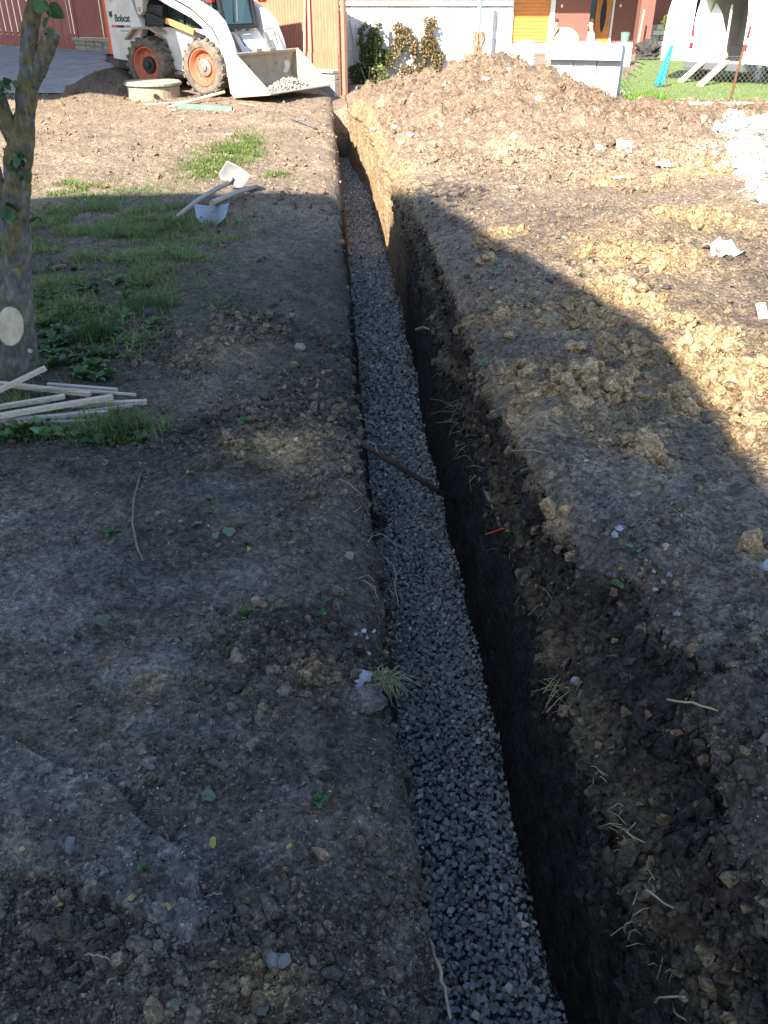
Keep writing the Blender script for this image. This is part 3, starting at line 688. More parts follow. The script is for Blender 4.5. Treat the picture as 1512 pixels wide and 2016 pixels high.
def creeper(px0, px1, py0, py1, dist, n, cols, lab, cat='shrub', thick=.16, seed=0, dens=1.6, name='wall_creeper'):
    g = V((px0 + px1) / 2, py1, dist); g.z = float(base_far(*[np.array(c) for c in cam_xy(g.x, g.y)]))
    t = empty(name, g, -YAW, lab, cat)
    a, b = V(px0, (py0 + py1) / 2, dist), V(px1, (py0 + py1) / 2, dist); wdt = (b - a).length; top = V(px0, py0, dist).z; bot = V(px0, py1, dist).z
    H_ = top - g.z
    u = rng.random(n * 3) * 2 - 1; v_ = rng.random(n * 3)
    f = .5 + .6 * n2(u * 2 + seed, v_ * 3, 1.6, 4, 100 + seed); lim = np.sqrt(np.clip(1 - ((v_ - .35) / .68) ** 2, 0, 1)) * (.8 + 1.1 * n2(v_ * 3, np.sign(u) * 2, 1.7, 4, 110 + seed))
    ok = (np.abs(u) < lim) & (f > .42); u, v_ = u[ok][:n], v_[ok][:n]; m = len(u)
    pos = np.stack([u * wdt / 2, (rng.random(m) - .5) * thick, v_ * H_ + .02], 1)
    sc = rng.uniform(.035, .07, m); ct = np.array(cols)[rng.integers(0, len(cols), m)] * rng.uniform(.6, 1.3, (m, 1))
    vv, ff, tt = scatter(LEAFB, pos, rotmats(m), sc, ct)
    np_mesh('foliage', vv, ff, M_LEAF, tt, parent=t)
    sb = MB()
    for k in range(9):
        x = rnd.uniform(-.35, .35) * wdt; pts = [(x, 0, -.05)]; h = 0
        while h < H_ * rnd.uniform(.6, .95): h += .12; x += rnd.uniform(-.05, .05); pts.append((x, rnd.uniform(-.03, .05), h))
        if len(pts) > 1: sb.tube(pts, [.007 * (1 - .7 * i / len(pts)) for i in range(len(pts))], 5)
    sb.build('stem', M_BARKD, t)
    return t
creeper(688, 768, 42, 176, 19.2, 3600, [(.05, .08, .025), (.07, .10, .03), (.18, .19, .07)], 'green creeper at the fence end of the white block wall', thick=.25, seed=1)
creeper(755, 832, 48, 160, 19.2, 2600, [(.24, .17, .10), (.30, .21, .13), (.15, .14, .06)], 'dry brownish creeper on the middle of the white block wall', seed=2)
creeper(806, 876, 38, 150, 19.2, 3000, [(.13, .14, .05), (.20, .16, .07), (.26, .15, .09)], 'tall green and rust creeper beside the dry one on the white wall', seed=3)
creeper(722, 765, 130, 172, 18.7, 500, [(.13, .20, .04), (.20, .19, .08), (.10, .07, .05)], 'low weedy grass clump at the foot of the white wall', 'weeds', .4, 4, name='weed_clump')
a, b = G(722, 165, .02), V(688, 40, 19.25)
tagged(MB().tube([a, (a + b) / 2 + Vector((-.05, .02, 0)), b], .018, 7).build('pole', M_GREYWOOD), 'thin grey pole leaning on the white wall beside the fence end', 'pole')
pp = V(938, 130, 18.6); t = empty('post', (pp.x, pp.y, -.4), 0, 'blue-grey post wrapped in dry vine stems against the white wall', 'post')
MB().tube([(0, 0, -.2), (0, 0, 2.3)], .045, 10).build('shaft', mat('blue_grey_metal', (.20, .25, .30), .5, var=.1), t)
sb = MB()
for k in range(16):
    a0 = rnd.uniform(0, 6.28); pts = []
    for i in range(9):
        a0 += rnd.uniform(-.5, .5); rr = .06 + rnd.random() * .035 + (.05 if i > 6 else 0)
        pts.append((rr * math.cos(a0), rr * math.sin(a0), .1 + i * .16))
    sb.tube(pts, .014, 5)
sb.build('dry_vine', mat('dry_vine', (.30, .19, .11), .9, var=.3, scale=25), t)

# ================================================================== loader
LO = Vector((-3.21, 16.82)); LHEAD = R(-28)
p = CW(LO.x, LO.y, .10); p.z = zat(p.x, p.y) * 0 + .11
ld_ = empty('skid_steer_loader', p, LHEAD - YAW, 'white and orange skid steer loader with its bucket lowered by the trench', 'loader')
WB = .625
def wheel(x, y):
    sgn = -1 if y < 0 else 1
    wh = MB().lathe([(.30, -.15), (.385, -.15), (.412, -.13), (.418, -.05), (.418, .05), (.412, .13), (.385, .15), (.30, .15), (.29, .10), (.29, -.10), (.30, -.15)], (x, y, .425), 30, 'y').build('wheel', M_TYRE, ld_, smooth=False)
    tb = MB()
    for k in range(20):
        for sd in (-1, 1):
            a0 = 2 * math.pi * (k + (.5 if sd > 0 else 0)) / 20
            def P_(a_, r__, yy): return (x + r__ * math.cos(a_), y + yy, .425 + r__ * math.sin(a_))
            v = [P_(a_, r__, yy) for r__ in (.405, .440) for a_, yy in ((a0 - .06, sd * .15), (a0 + .07, sd * .15), (a0 + .20, sd * .012), (a0 + .08, sd * .012))]
            tb.add(v, [(3, 2, 1, 0), (4, 5, 6, 7), (0, 1, 5, 4), (1, 2, 6, 5), (2, 3, 7, 6), (3, 0, 4, 7)])
    tb.build('tread', M_TYRE, wh)
    MB().lathe([(.292, sgn * .12), (.285, sgn * .135), (.262, sgn * .13), (.25, sgn * .05), (.13, sgn * .03), (.125, sgn * .045), (0.001, sgn * .045)], (x, y, .425), 28, 'y').build('rim', M_ORANGE, wh, smooth=True)
    MB().lathe([(.135, sgn * .03), (.13, sgn * .075), (.06, sgn * .08), (.055, sgn * .11), (.001, sgn * .115)], (x, y, .425), 18, 'y').build('hub', M_STEEL if x > 0 else M_BLACK, wh)
    for k in range(8):
        nb = MB(); a0 = 2 * math.pi * k / 8; nb.lathe([(.014, sgn * .03), (.014, sgn * .06), (.001, sgn * .06)], (x + .19 * math.cos(a0), y, .425 + .19 * math.sin(a0)), 6, 'y')
        nb.build('wheel_nut', M_STEEL, wh)
    return wh
for x in (-WB, WB):
    for y in (-.78, .78): wheel(x, y)
# chassis and lower body between the wheels
MB().prism([(-1.25, .30), (.95, .24), (1.02, .62), (.75, .95), (-.1, 1.0), (-.75, .95), (-1.3, .62)], -.60, .60).build('chassis', M_LOAD, ld_, bevel=.015)
MB().prism([(-1.52, .34), (-1.2, .30), (-1.2, .5), (-1.5, .55)], -.66, .66).build('rear_bumper', M_BLACK, ld_, bevel=.01)
# rear uprights carry the panel with the writing
UP = [(-1.48, .50), (-1.02, .46), (-.86, .70), (-.70, .98), (-.74, 1.08), (-.82, 1.26), (-.90, 1.48), (-.98, 1.60), (-1.06, 1.66), (-1.50, 1.66)]
for sd in (-1, 1):
    a, b = (-.80, -.62) if sd < 0 else (.62, .80)
    up = MB().prism(UP, a, b).build('rear_upright', M_LOAD, ld_, bevel=.018)
    o_ = a - .001 if sd < 0 else b + .001
    MB().prism([(-1.56, .58), (-1.485, .55), (-1.495, 1.60), (-1.55, 1.56)], a + .01, b - .01).build('tail_lamp', mat('tail_orange', (.72, .09, .03), .4, var=.06), up, bevel=.01)
    MB().lathe([(.05, 0), (.05, sd * .02), (.03, sd * .03), (.001, sd * .03)], (-1.33, o_, 1.42), 14, 'y').build('filler_cap', M_LOAD, up, smooth=True)
    MB().prism([(-1.40 + .0, .985), (-1.18, .985), (-1.18, 1.02), (-1.40, 1.02)], o_, o_ + sd * .004).build('stripe_orange', mat('decal_orange', (.65, .08, .04), .5, var=.05), up)
    MB().prism([(-1.28, .9849), (-1.105, .9849), (-1.105, 1.0201), (-1.28, 1.0201)], o_, o_ + sd * .006).build('stripe_black', M_BLACK, up)
    # animal head badge
    MB().prism([(-1.43, 1.235), (-1.40, 1.215), (-1.375, 1.225), (-1.34, 1.235), (-1.355, 1.20), (-1.345, 1.16), (-1.37, 1.15), (-1.385, 1.12), (-1.40, 1.15), (-1.425, 1.155), (-1.415, 1.19)], o_, o_ + sd * .004).build('badge', M_BLACK, up)
    MB().prism([(-1.22, 1.40), (-1.15, 1.40), (-1.13, 1.45), (-1.15, 1.50), (-1.18, 1.515), (-1.21, 1.49), (-1.195, 1.45), (-1.22, 1.44)], o_, o_ + sd * .004).build('decal', M_BLACK, up)
    def word(body, size, x, z, m, nm):
        fc = bpy.data.curves.new(nm, 'FONT'); fc.body = body; fc.size = size; fc.extrude = .001; fc.space_character = .94; fc.offset = size * .018
        fo = bpy.data.objects.new(nm, fc); COL.objects.link(fo); bpy.context.view_layer.update()
        me = bpy.data.meshes.new_from_object(fo.evaluated_get(bpy.context.evaluated_depsgraph_get())); bpy.data.objects.remove(fo)
        me.materials.append(m); o = bpy.data.objects.new(nm, me); link(o, up)
        o.rotation_euler = (math.pi / 2, 0, 0 if sd < 0 else math.pi); o.location = (x, o_ + sd * .004, z); o.scale = (.86, 1, 1)
    if sd < 0:
        word('Bobcat', .155, -1.305, 1.075, M_BLACK, 'lettering')
        MB().prism([(-1.085, .985), (-.955, .985), (-.965, 1.02), (-1.085, 1.02)], o_, o_ + sd * .003).build('decal', mat('decal_grey', (.25, .25, .27), .5, var=.5, scale=90), up)
        MB().prism([(-1.21, .925), (-.965, .925), (-.965, .945), (-1.21, .945)], o_, o_ + sd * .003).build('decal', MATS['decal_grey'], up)
# engine bay between the uprights
MB().prism([(-1.47, .6), (-.75, .62), (-.55, 1.0), (-.62, 1.45), (-1.45, 1.52)], -.615, .615).build('engine_cover', M_BLACK, ld_, bevel=.02)
MB().prism([(-.72, 1.02), (-.30, 1.0), (-.28, 1.30), (-.62, 1.34)], -.70, -.60).build('side_grille', M_BLACK, ld_)
for k in range(7):
    MB().box(-.66, -.30, -.712, -.70, 1.04 + k * .037, 1.056 + k * .037).build('grille_slat', mat('grille_grey', (.05, .05, .055), .5), ld_)
# fenders, side plates between the wheels
for sd in (-1, 1):
    a, b = (-.66, -.60) if sd < 0 else (.60, .66)
    MB().prism([(-.22, .36), (.22, .30), (.34, .50), (.30, .96), (-.55, 1.02), (-.62, .98), (-.30, .80)], a, b).build('side_plate', M_LOAD, ld_, bevel=.01)
    MB().prism([(.0, .34), (.22, .32), (.22, .60), (.02, .62)], a - .02 if sd < 0 else b, a if sd < 0 else b + .02).build('step_plate', M_BUCKET, ld_, bevel=.006)
    a, b = (-.93, -.60) if sd < 0 else (.60, .93)
    MB().prism([(-1.02, .80), (-.80, .965), (-.45, .975), (-.28, .90), (-.28, .93), (-.44, 1.005), (-.81, .995), (-1.04, .83)], a, b).build('fender', M_BUCKET, ld_)
    # lift arm: beam from the rear pivot forward over the wheel, then down to the bucket
    a, b = (-.82, -.66) if sd < 0 else (.66, .82)
    arm = [(-.80, 1.62), (-.76, 1.20), (-.70, 1.17), (-.64, 1.22), (-.60, 1.38), (-.50, 1.45), (-.36, 1.44), (.42, 1.14), (.62, 1.02), (.78, .80), (.92, .52), (1.02, .30), (1.20, .26), (1.26, .38), (1.16, .80), (1.02, 1.10), (.84, 1.25), (.42, 1.44), (-.16, 1.72), (-.50, 1.80)]
    am = MB().prism(arm, a, b).build('lift_arm', M_LOAD, ld_, bevel=.016)
    MB().bar((-.60, (a + b) / 2 + sd * .02, 1.20), (.62, (a + b) / 2 + sd * .02, .86), .055, .06).build('link_bar', M_BLACK, am)
    MB().bar((-.16, (a + b) / 2 + sd * .03, 1.10), (.42, (a + b) / 2 + sd * .03, .935), .075, .085).build('lift_cylinder', mat('cylinder_orange', (.72, .27, .08), .5, var=.1), am, bevel=.01)
    MB().lathe([(.035, 0), (.035, sd * .02), (.001, sd * .02)], (-.70, a if sd < 0 else b, 1.26), 10, 'y').build('pivot_pin', M_STEEL, am)
    MB().bar((.98, sd * .48, .90), (1.22, sd * .40, .42), .07, .07).build('tilt_cylinder', M_STEEL, am)
MB().bar((.94, -.66, .62), (.94, .66, .62), .10, .12).build('cross_tube', M_LOAD, ld_, bevel=.02)
# cab
cab = MB().prism([(-.42, .95), (.72, .78), (.80, 1.05), (.62, 2.0), (-.40, 2.05)], -.435, .435).build('cab', M_GLASS, ld_)
for y in (-.455, .455):
    for q in (((-.42, y, .95), (-.40, y, 2.07)), ((.82, y, 1.0), (.63, y, 2.04)), ((-.42, y, 2.04), (.64, y, 2.02)), ((-.05, y, .95), (-.04, y, 2.04)), ((-.42, y, .98), (.80, y, 1.0))):
        MB().bar(q[0], q[1], .055, .07, (0, 1, 0)).build('cab_frame', M_BLACK, cab)
    for k in range(1, 11):
        MB().bar((-.04 + k * .076, y * 1.0, 1.02), (-.04 + k * .06, y * 1.0, 2.02), .007, .007).build('mesh_wire', M_BLACK, cab)
    for k in range(1, 12):
        MB().bar((-.04, y * .998, 1.02 + k * .085), (.80 - .017 * k, y * .998, 1.02 + k * .083), .007, .007).build('mesh_wire', M_BLACK, cab)
for z in (1.0, 2.03): MB().bar((.84 - (z - 1) * .19, -.45, z), (.84 - (z - 1) * .19, .45, z), .06, .06).build('cab_frame', M_BLACK, cab)
MB().bar((.83, -.1, 1.08), (.72, .12, 1.75), .02, .03).build('wiper', M_BLACK, cab)
MB().box(-.45, .74, -.50, .50, 2.03, 2.12).build('cab_roof', M_BLACK, cab, bevel=.02)
seat = MB().box(-.2, .28, -.24, .24, 1.0, 1.12).box(-.25, -.13, -.24, .24, 1.1, 1.7).build('seat', M_BLACK, cab)
MB().box(.60, .70, -.60, -.50, 1.46, 1.68).build('work_light', M_BLACK, ld_, bevel=.02)
MB().box(.595, .705, -.605, -.495, 1.36, 1.45).build('marker_lamp', M_REDLAMP, ld_, bevel=.01)
MB().bar((.68, .45, 1.50), (.72, .78, 1.55), .02, .02).build('mirror_arm', M_BLACK, ld_)
mir = MB().box(.68, .76, .74, .94, 1.36, 1.68).build('mirror', mat('mirror_red', (.5, .05, .03), .4), ld_, bevel=.03)
MB().box(.672, .682, .76, .92, 1.39, 1.65).build('mirror_glass', M_BLACK, mir)
# bucket
BK = [(1.30, .0), (2.02, .07), (2.02, .085), (1.36, .035), (1.24, .10), (1.20, .30), (1.26, .56), (1.30, .62), (1.275, .63), (1.22, .58), (1.17, .32), (1.21, .06)]
bk = MB().prism(BK, -.95, .95).build('bucket', M_BUCKET, ld_)
for y in (-.95, .935):
    MB().prism([(1.28, -.005), (2.0, .065), (2.03, .09), (1.96, .16), (1.36, .66), (1.27, .65), (1.17, .33), (1.20, .06)], y - .004, y + .019).build('side_blade', M_BUCKET, bk)
MB().box(1.22, 1.33, -.95, .95, .605, .65).build('bucket_lip', M_BUCKET, bk, bevel=.008)
for y in (-.22, .18): MB().box(1.20, 1.34, y - .09, y + .09, .63, .69).build('hook', M_STEEL, bk, bevel=.01)
MB().bar((1.99, -.95, .075), (1.99, .95, .075), .012, .12, (1, 0, .1)).build('cutting_edge', M_STEEL, bk)
MB().prism([(1.00, .18), (1.15, .14), (1.18, .50), (1.06, .60)], -.55, .55).build('quick_hitch', M_BLACK, ld_)
for sd in (-1, 1):
    MB().tube([(-.55, sd * .84, 1.42), (-.1, sd * .845, 1.50), (.45, sd * .845, 1.28), (.85, sd * .84, 1.0), (1.05, sd * .80, .62)], .012, 6).build('hydraulic_hose', M_BLACK, ld_, smooth=True)
    MB().tube([(.98, sd * .50, .95), (1.12, sd * .55, .98), (1.24, sd * .48, .74)], .012, 6).build('hydraulic_hose', M_BLACK, ld_, smooth=True)
# gravel in the bucket
GB = [hull_base(13, 200 + i, (1, .85, .7)) for i in range(8)]
n = 900
u = rng.normal(size=(n, 2)) * [.19, .42]; u = u[(np.abs(u[:, 0]) < .30) & (np.abs(u[:, 1]) < .84)]; n = len(u)
hz_ = .05 + .20 * np.exp(-(u[:, 0] / .22) ** 2 - (u[:, 1] / .5) ** 2) * rng.uniform(.3, 1.0, n)
pos = np.stack([1.66 + u[:, 0], .12 + u[:, 1], hz_], 1)
vv, ff, tt = scatter(GB, pos, rotmats(n), rng.uniform(.015, .03, n), np.array([.34, .32, .29]) * rng.uniform(.6, 1.3, (n, 1)))
M_GRAV = mat('gravel_stone', (0, 0, 0), .85, attr=True, var=.2, scale=60, bump=.001, bscale=200)
MW = Matrix.Translation(p) @ Matrix.Rotation(LHEAD - YAW, 4, 'Z')
vv = vv @ np.array(MW.to_3x3()).T + np.array(p)
tagged(np_mesh('gravel_load', vv, ff, M_GRAV, tt), 'pale gravel heaped in the lowered loader bucket', 'gravel', kind='stuff')

# ================================================================== concrete manhole ring in front of the loader
p = CW(-3.93, 15.58, .03); mh = empty('manhole', p, 0, 'raised concrete manhole ring with a round lid in front of the loader wheel', 'manhole')
MB().lathe([(.001, 0), (.43, 0), (.435, .24), (.415, .265)], n=36).build('ring', mat('ring_concrete', (.30, .235, .165), .95, var=.3, scale=10, bump=.006, bscale=40), mh, smooth=False)
MB().lathe([(.42, .262), (.47, .265), (.475, .30), (.45, .318), (.001, .325)], n=36).build('lid', mat('lid_concrete', (.34, .29, .22), .9, var=.2, scale=12, bump=.004), mh)
MB().lathe([(.472, .262), (.480, .264), (.482, .296), (.474, .298)], n=36).build('lid_band', mat('lid_band', (.20, .23, .17), .8, var=.3, scale=14), mh)
MB().tube([(.10, -.425, .12), (.10, -.445, .12)], .04, 10).build('hole', M_BLACK, mh)

# ================================================================== bits lying about the yard end
a, b = G(330, 212, .03), G(442, 181, .20)
tagged(MB().tube([a, (a + b) / 2, b], .022, 8).build('tool_handle', M_WOOD), 'long pale wooden tool handle lying against the manhole and loader wheel', 'tool handle')
a, b = on(352, 213), on(458, 219); a.z += .03; b.z += .03
tagged(MB().bar(a, b, .06, .075).build('plank', M_GREEN, bevel=.006), 'short green painted board lying on the soil near the loader', 'board')
a, b = on(285, 208), on(360, 203)
tagged(MB().bar(a + Vector((0, 0, .015)), b + Vector((0, 0, .015)), .10, .02).build('plank', M_GREYWOOD), 'flat weathered board lying in front of the manhole', 'board')
a, b = on(575, 237), on(622, 257)
tl = empty('steel_clamp', a, 0, 'small steel clamp lying on the soil beside the far trench', 'tool')
MB().bar((0, 0, .03), (b.x - a.x, b.y - a.y, .04 + b.z - a.z), .03, .025).build('bar', M_STEEL, tl)
d_ = (b - a) * .4; MB().bar((d_.x - .06, d_.y + .05, .04), (d_.x + .06, d_.y - .06, .04), .03, .03).build('jaw', M_STEEL, tl)

# ================================================================== pallet of blocks and slabs
pc = CW(3.40, 15.62, 0); pal = empty('wooden_pallet', pc, -YAW - R(17), 'wooden pallet under the stack of grey concrete blocks', 'pallet')
gz = -.06
for k in range(5): MB().box(-.58, .58, -.1 + k * .24, .0 + k * .24, gz + .08, gz + .105).build('deck_board', M_GREYWOOD, pal)
for x in (-.55, -.05, .45): MB().box(x, x + .1, -.1, .98, gz - .02, gz + .08).build('skid', M_GREYWOOD, pal)
pm = Matrix.Translation(pc) @ Matrix.Rotation(-YAW - R(17), 4, 'Z')
def blk(name, x0_, x1_, y0_, y1_, z0_, z1_, m, lab, grp, cat='block'):
    c = Vector(((x0_ + x1_) / 2, (y0_ + y1_) / 2, z0_)); o = MB().box(x0_ - c.x, x1_ - c.x, y0_ - c.y, y1_ - c.y, 0, z1_ - z0_).build(name, m, None, bevel=.004)
    o.matrix_world = pm @ Matrix.Translation(c) @ Matrix.Rotation(rnd.uniform(-.012, .012), 4, 'Z')
    return tagged(o, lab, cat, grp)
M_SLAB = mat('paving_slab', (.46, .46, .46), .9, var=.06, scale=15, bump=.002)
for r_ in range(3):
    for cx in range(3):
        for ry in range(2):
            x0_ = -.58 + cx * .387; z0_ = gz + .107 + r_ * .206
            blk('concrete_block', x0_ + .003, x0_ + .383, -.1 + ry * .5, .39 + ry * .5, z0_, z0_ + .203, M_LIGHTGREY, 'large smooth blue-grey concrete block in the lower part of the pallet stack', 'large blocks on the pallet')
ztop = gz + .107 + 3 * .206
for r_ in range(4):
    for cx in range(6):
        for ry in range(4):
            if r_ == 3 and (cx < 0 or (ry > 1 and cx > 3)): continue
            x0_ = -.66 + cx * .207; z0_ = ztop + .001 + r_ * .056; off = rnd.uniform(-.008, .008)
            blk('paver', x0_ + .002, x0_ + .205, -.24 + ry * .30 + off, .055 + ry * .30 + off, z0_, z0_ + .055, M_SLAB, 'thin pale concrete paver stacked above the big blocks on the pallet', 'thin slabs on the pallet', 'paver')

# ================================================================== the brick house
HD = 43.0
hb = empty('brick_house', CW(0, HD, -.6), -YAW, 'brown brick house with wooden garage door and recessed entrance', 'house')
MB().box(2.0, 5.84, 0, 9, -.2, 3.4).box(5.84, 7.5, .22, 9, -.2, 3.4).build('wall', M_WHITE, hb)
w2 = MB().box(7.72, 9.3, 0, 9, .0, 3.4).box(9.3, 13.6, 1.5, 9, .0, 3.4).build('brick_wall', M_DARKBRICK, hb)
MB().box(7.5, 7.70, -.04, .3, .33, 3.0).build('door_frame', M_WHITE, hb)
MB().box(5.6, 5.80, -.04, .3, .33, 3.0).build('door_frame', M_WHITE, hb)
gd = MB().box(5.82, 7.5, .19, .24, .36, 2.9).build('garage_door', M_DOORWOOD, hb)
for k in range(18): MB().box(5.825, 7.495, .165, .188, .37 + k * .14, .37 + k * .14 + .131).build('board', M_DOORWOOD, gd, bevel=.006)
MB().box(2, 9.4, -.9, -.02, -.2, .33).build('plinth', M_WHITE, hb)
MB().box(9.31, 12.4, -.5, 1.49, -.2, .12).build('step', M_CONC, hb)
dr = MB().box(9.86, 10.58, 1.40, 1.46, .14, 2.55).build('front_door', M_DOORWOOD, hb, bevel=.005)
for k in range(5): MB().box(9.88 + k * .14, 9.88 + k * .14 + .132, 1.385, 1.398, .16, 2.52).build('board', M_DOORWOOD, dr)
ov = [(10.22 + .13 * math.sin(a_) * abs(math.sin(a_)) ** .3, 1.45 - .72 * math.cos(a_)) for a_ in np.linspace(0, 2 * math.pi, 28)[:-1]]
MB().prism(ov, 1.36, 1.384).build('glass', M_BLACK, dr)
MB().bar((10.50, 1.37, .9), (10.50, 1.37, 1.5), .03, .03).build('handle', M_STEEL, dr)
MB().box(9.55, 9.84, 1.40, 1.47, .14, 2.55).build('side_light', M_GLASS, hb)
MB().box(10.60, 10.70, 1.36, 1.48, .12, 2.6).build('door_frame', M_WHITE, hb)
MB().box(11.02, 11.62, -2.0, -1.4, -.05, 3.2).build('pillar', M_DARKBRICK, hb)
MB().box(10.9, 11.74, -2.1, -1.3, -.2, -.05).build('pillar_base', M_WHITE, hb)
MB().box(1.5, 13.8, -2.2, 9.3, 3.2, 3.45).build('eaves', M_WHITE, hb)
MB().prism([(1.2, 3.45), (14, 3.45), (7.6, 6.2)], -2.4, 9.5).build('roof', MATS['roof_tile'], hb)
for x, y in ((7.95, -.012), (10.95, 1.488)): MB().box(x, x + .09, y, y + .03, 1.75, 1.86).build('doorbell' if x > 9 else 'wall_socket', M_WHITE, hb)

# ================================================================== building site bits near the house
def person(name, loc, rz, lab, lean, shirt, arm_l, arm_r):
    t = empty(name, loc, rz, lab, 'person')
    def skin(nm, pts, edges, m, parent=None):
        me = bpy.data.meshes.new(nm); me.from_pydata([q[0] for q in pts], edges, []); o = bpy.data.objects.new(nm, me); link(o, parent or t)
        sm = o.modifiers.new('skin', 'SKIN'); sm.use_smooth_shade = True
        lay = me.skin_vertices[0].data if me.skin_vertices else None
        if lay is None:
            bm = bmesh.new(); bm.from_mesh(me); bm.verts.layers.skin.verify(); bm.to_mesh(me); bm.free(); lay = me.skin_vertices[0].data
        for i, q in enumerate(pts): lay[i].radius = (q[1], q[1] if len(q) < 3 else q[2])
        lay[0].use_root = True
        ss = o.modifiers.new('sub', 'SUBSURF'); ss.levels = 1; ss.render_levels = 2
        me.materials.append(m); return o
    L_ = lean
    pel = (0, 0, .95); wst = (L_ * .25, 0, 1.12); ch = (L_ * .7, 0, 1.35); nk = (L_ * 1.0, 0, 1.50); hd0 = (L_ * 1.15 + .02, 0, 1.60); hd = (L_ * 1.2 + .03, 0, 1.68); ht = (L_ * 1.22 + .02, 0, 1.76)
    body = [(pel, .12, .15), (wst, .10, .14), (ch, .12, .17), (nk, .05), (hd0, .065), (hd, .088, .075), (ht, .06)]
    e = [(0, 1), (1, 2), (2, 3), (3, 4), (4, 5), (5, 6)]
    def add(fr, *ps):
        k = fr
        for q in ps: body.append(q); e.append((k, len(body) - 1)); k = len(body) - 1
    for sgn, ar in ((1, arm_l), (-1, arm_r)):
        sh_ = (ch[0], sgn * .19, 1.42); add(2, (sh_, .06), (ar[0], .045), (ar[1], .032), (tuple(Vector(ar[1]) + (Vector(ar[1]) - Vector(ar[0])).normalized() * .09), .03))
        add(0, ((0, sgn * .1, .88), .095), ((.03, sgn * .11, .5), .065), ((-.01, sgn * .12, .09), .045), ((.13, sgn * .13, .04), .04))
    skin('body', body, e, mat('skin', (.45, .27, .19), .6, var=.05))
    sh = [(pel, .135, .165), (wst, .125, .16), (ch, .145, .195), ((nk[0], 0, 1.46), .075)]; e = [(0, 1), (1, 2), (2, 3)]
    for sgn, ar in ((1, arm_l), (-1, arm_r)):
        s_ = Vector((ch[0], sgn * .19, 1.42)); m_ = s_.lerp(Vector(ar[0]), .75); sh.append((tuple(s_), .08)); e.append((2, len(sh) - 1)); sh.append((tuple(m_), .065)); e.append((len(sh) - 2, len(sh) - 1))
    skin('shirt', sh, e, shirt)
    tr = [((0, 0, .97), .13, .16)]; e = []
    for sgn in (1, -1):
        k = len(tr); tr += [((0, sgn * .1, .86), .115), ((.03, sgn * .11, .5), .085), ((-.01, sgn * .12, .12), .07)]; e += [(0, k), (k, k + 1), (k + 1, k + 2)]
    skin('trousers', tr, e, mat('work_trousers', (.06, .07, .10), .9, var=.2))
    skin('hair', [((hd[0] - .03, 0, 1.70), .085), ((hd[0] - .02, 0, 1.765), .078), ((hd[0] + .04, 0, 1.78), .06)], [(0, 1), (1, 2)], mat('brown_hair', (.05, .03, .02), .8, var=.2))
    hdp = MB()
    for sgn in (1, -1): hdp.lathe([(.012, 0), (.010, .006), (.001, .008)], (hd[0] + .082, sgn * .03, 1.685), 8, 'x')
    hdp.build('eye', M_BLACK, t)
    MB().prism([(hd[0] + .07, 1.69), (hd[0] + .115, 1.645), (hd[0] + .07, 1.635)], -.014, .014).build('nose', MATS['skin'], t)
    MB().box(hd[0] + .062, hd[0] + .085, -.022, .022, 1.606, 1.614).build('mouth', mat('lips', (.35, .12, .10), .6), t)
    for sgn in (1, -1): MB().box(hd[0] - .02, hd[0] + .015, sgn * .078, sgn * .094, 1.65, 1.70).build('ear', MATS['skin'], t, bevel=.006)
    return t
def gzat(xc, d): return float(base_far(np.array(float(xc)), np.array(float(d))))
M_TEE = mat('white_shirt', (.75, .75, .75), .9, var=.05); M_GREYTEE = mat('pale_grey_shirt', (.62, .64, .66), .9, var=.06)
xc = (1163 - 756) * 24.1 / 1600; q = CW(xc, 27.7, gzat(xc, 27.7)); q.z = -.80
person('person', q, math.pi - YAW, 'person in a white shirt standing upright with a shovel before the wooden door', .04, M_TEE, ((.14, .26, 1.18), (.30, .14, 1.08)), ((-.05, -.28, 1.15), (.20, -.20, 1.0)))
ws = empty('shovel', CW(xc, 27.45, -.8), 0, 'long wooden-handled shovel held by the upright worker', 'shovel'); w0 = CW(xc, 27.45, -.8)
MB().tube([CW(xc + .02, 27.40, .20) - w0, CW(xc + .85, 27.35, -.35) - w0], .018, 6).build('handle', M_WOOD, ws)
MB().bar(CW(xc + .85, 27.35, -.35) - w0, CW(xc + 1.1, 27.33, -.52) - w0, .24, .015).build('blade', M_STEEL, ws)
xc2 = (1101 - 756) * 24.1 / 1600; q = CW(xc2 + .12, 28.0, -.80)
person('person', q, math.pi - YAW + .3, 'person in a pale shirt bending over behind the concrete mixer', .20, M_GREYTEE, ((.42, .22, 1.20), (.50, .12, 1.02)), ((.40, -.24, 1.18), (.52, -.12, 1.0)))
xm = (1110 - 756) * 24 / 1600; mx_ = empty('concrete_mixer', CW(xm, 27.2, -.8), -YAW - .3, 'dusty tan concrete mixer drum on a frame beside the bending worker', 'mixer')
M_MIX = mat('mixer_drum', (.42, .34, .20), .8, var=.2, scale=9)
dm = MB().lathe([(.08, -.34), (.24, -.30), (.30, -.12), (.32, .05), (.29, .18), (.17, .38), (.16, .40), (.15, .38)], n=20).build('drum', M_MIX, mx_, smooth=True); dm.location = (0, 0, 1.28); dm.rotation_euler = (.35, -1.0, 0)
for x in (-.3, .3): MB().bar((x, -.35, 0), (x * .8, 0, 1.0), .05, .05).bar((x, .35, 0), (x * .8, 0, 1.0), .05, .05).build('leg', M_STEEL, mx_)
MB().bar((-.36, 0, 1.0), (.36, 0, 1.0), .06, .06).build('axle', M_STEEL, mx_)
MB().box(.22, .5, -.2, .2, .55, .95).build('motor_box', M_WHITE, mx_, bevel=.02)
MB().lathe([(.18, -.02), (.2, -.02), (.2, .02), (.18, .02), (.18, -.02)], (-.42, 0, 1.02), 18, 'x').build('hand_wheel', M_BLACK, mx_)
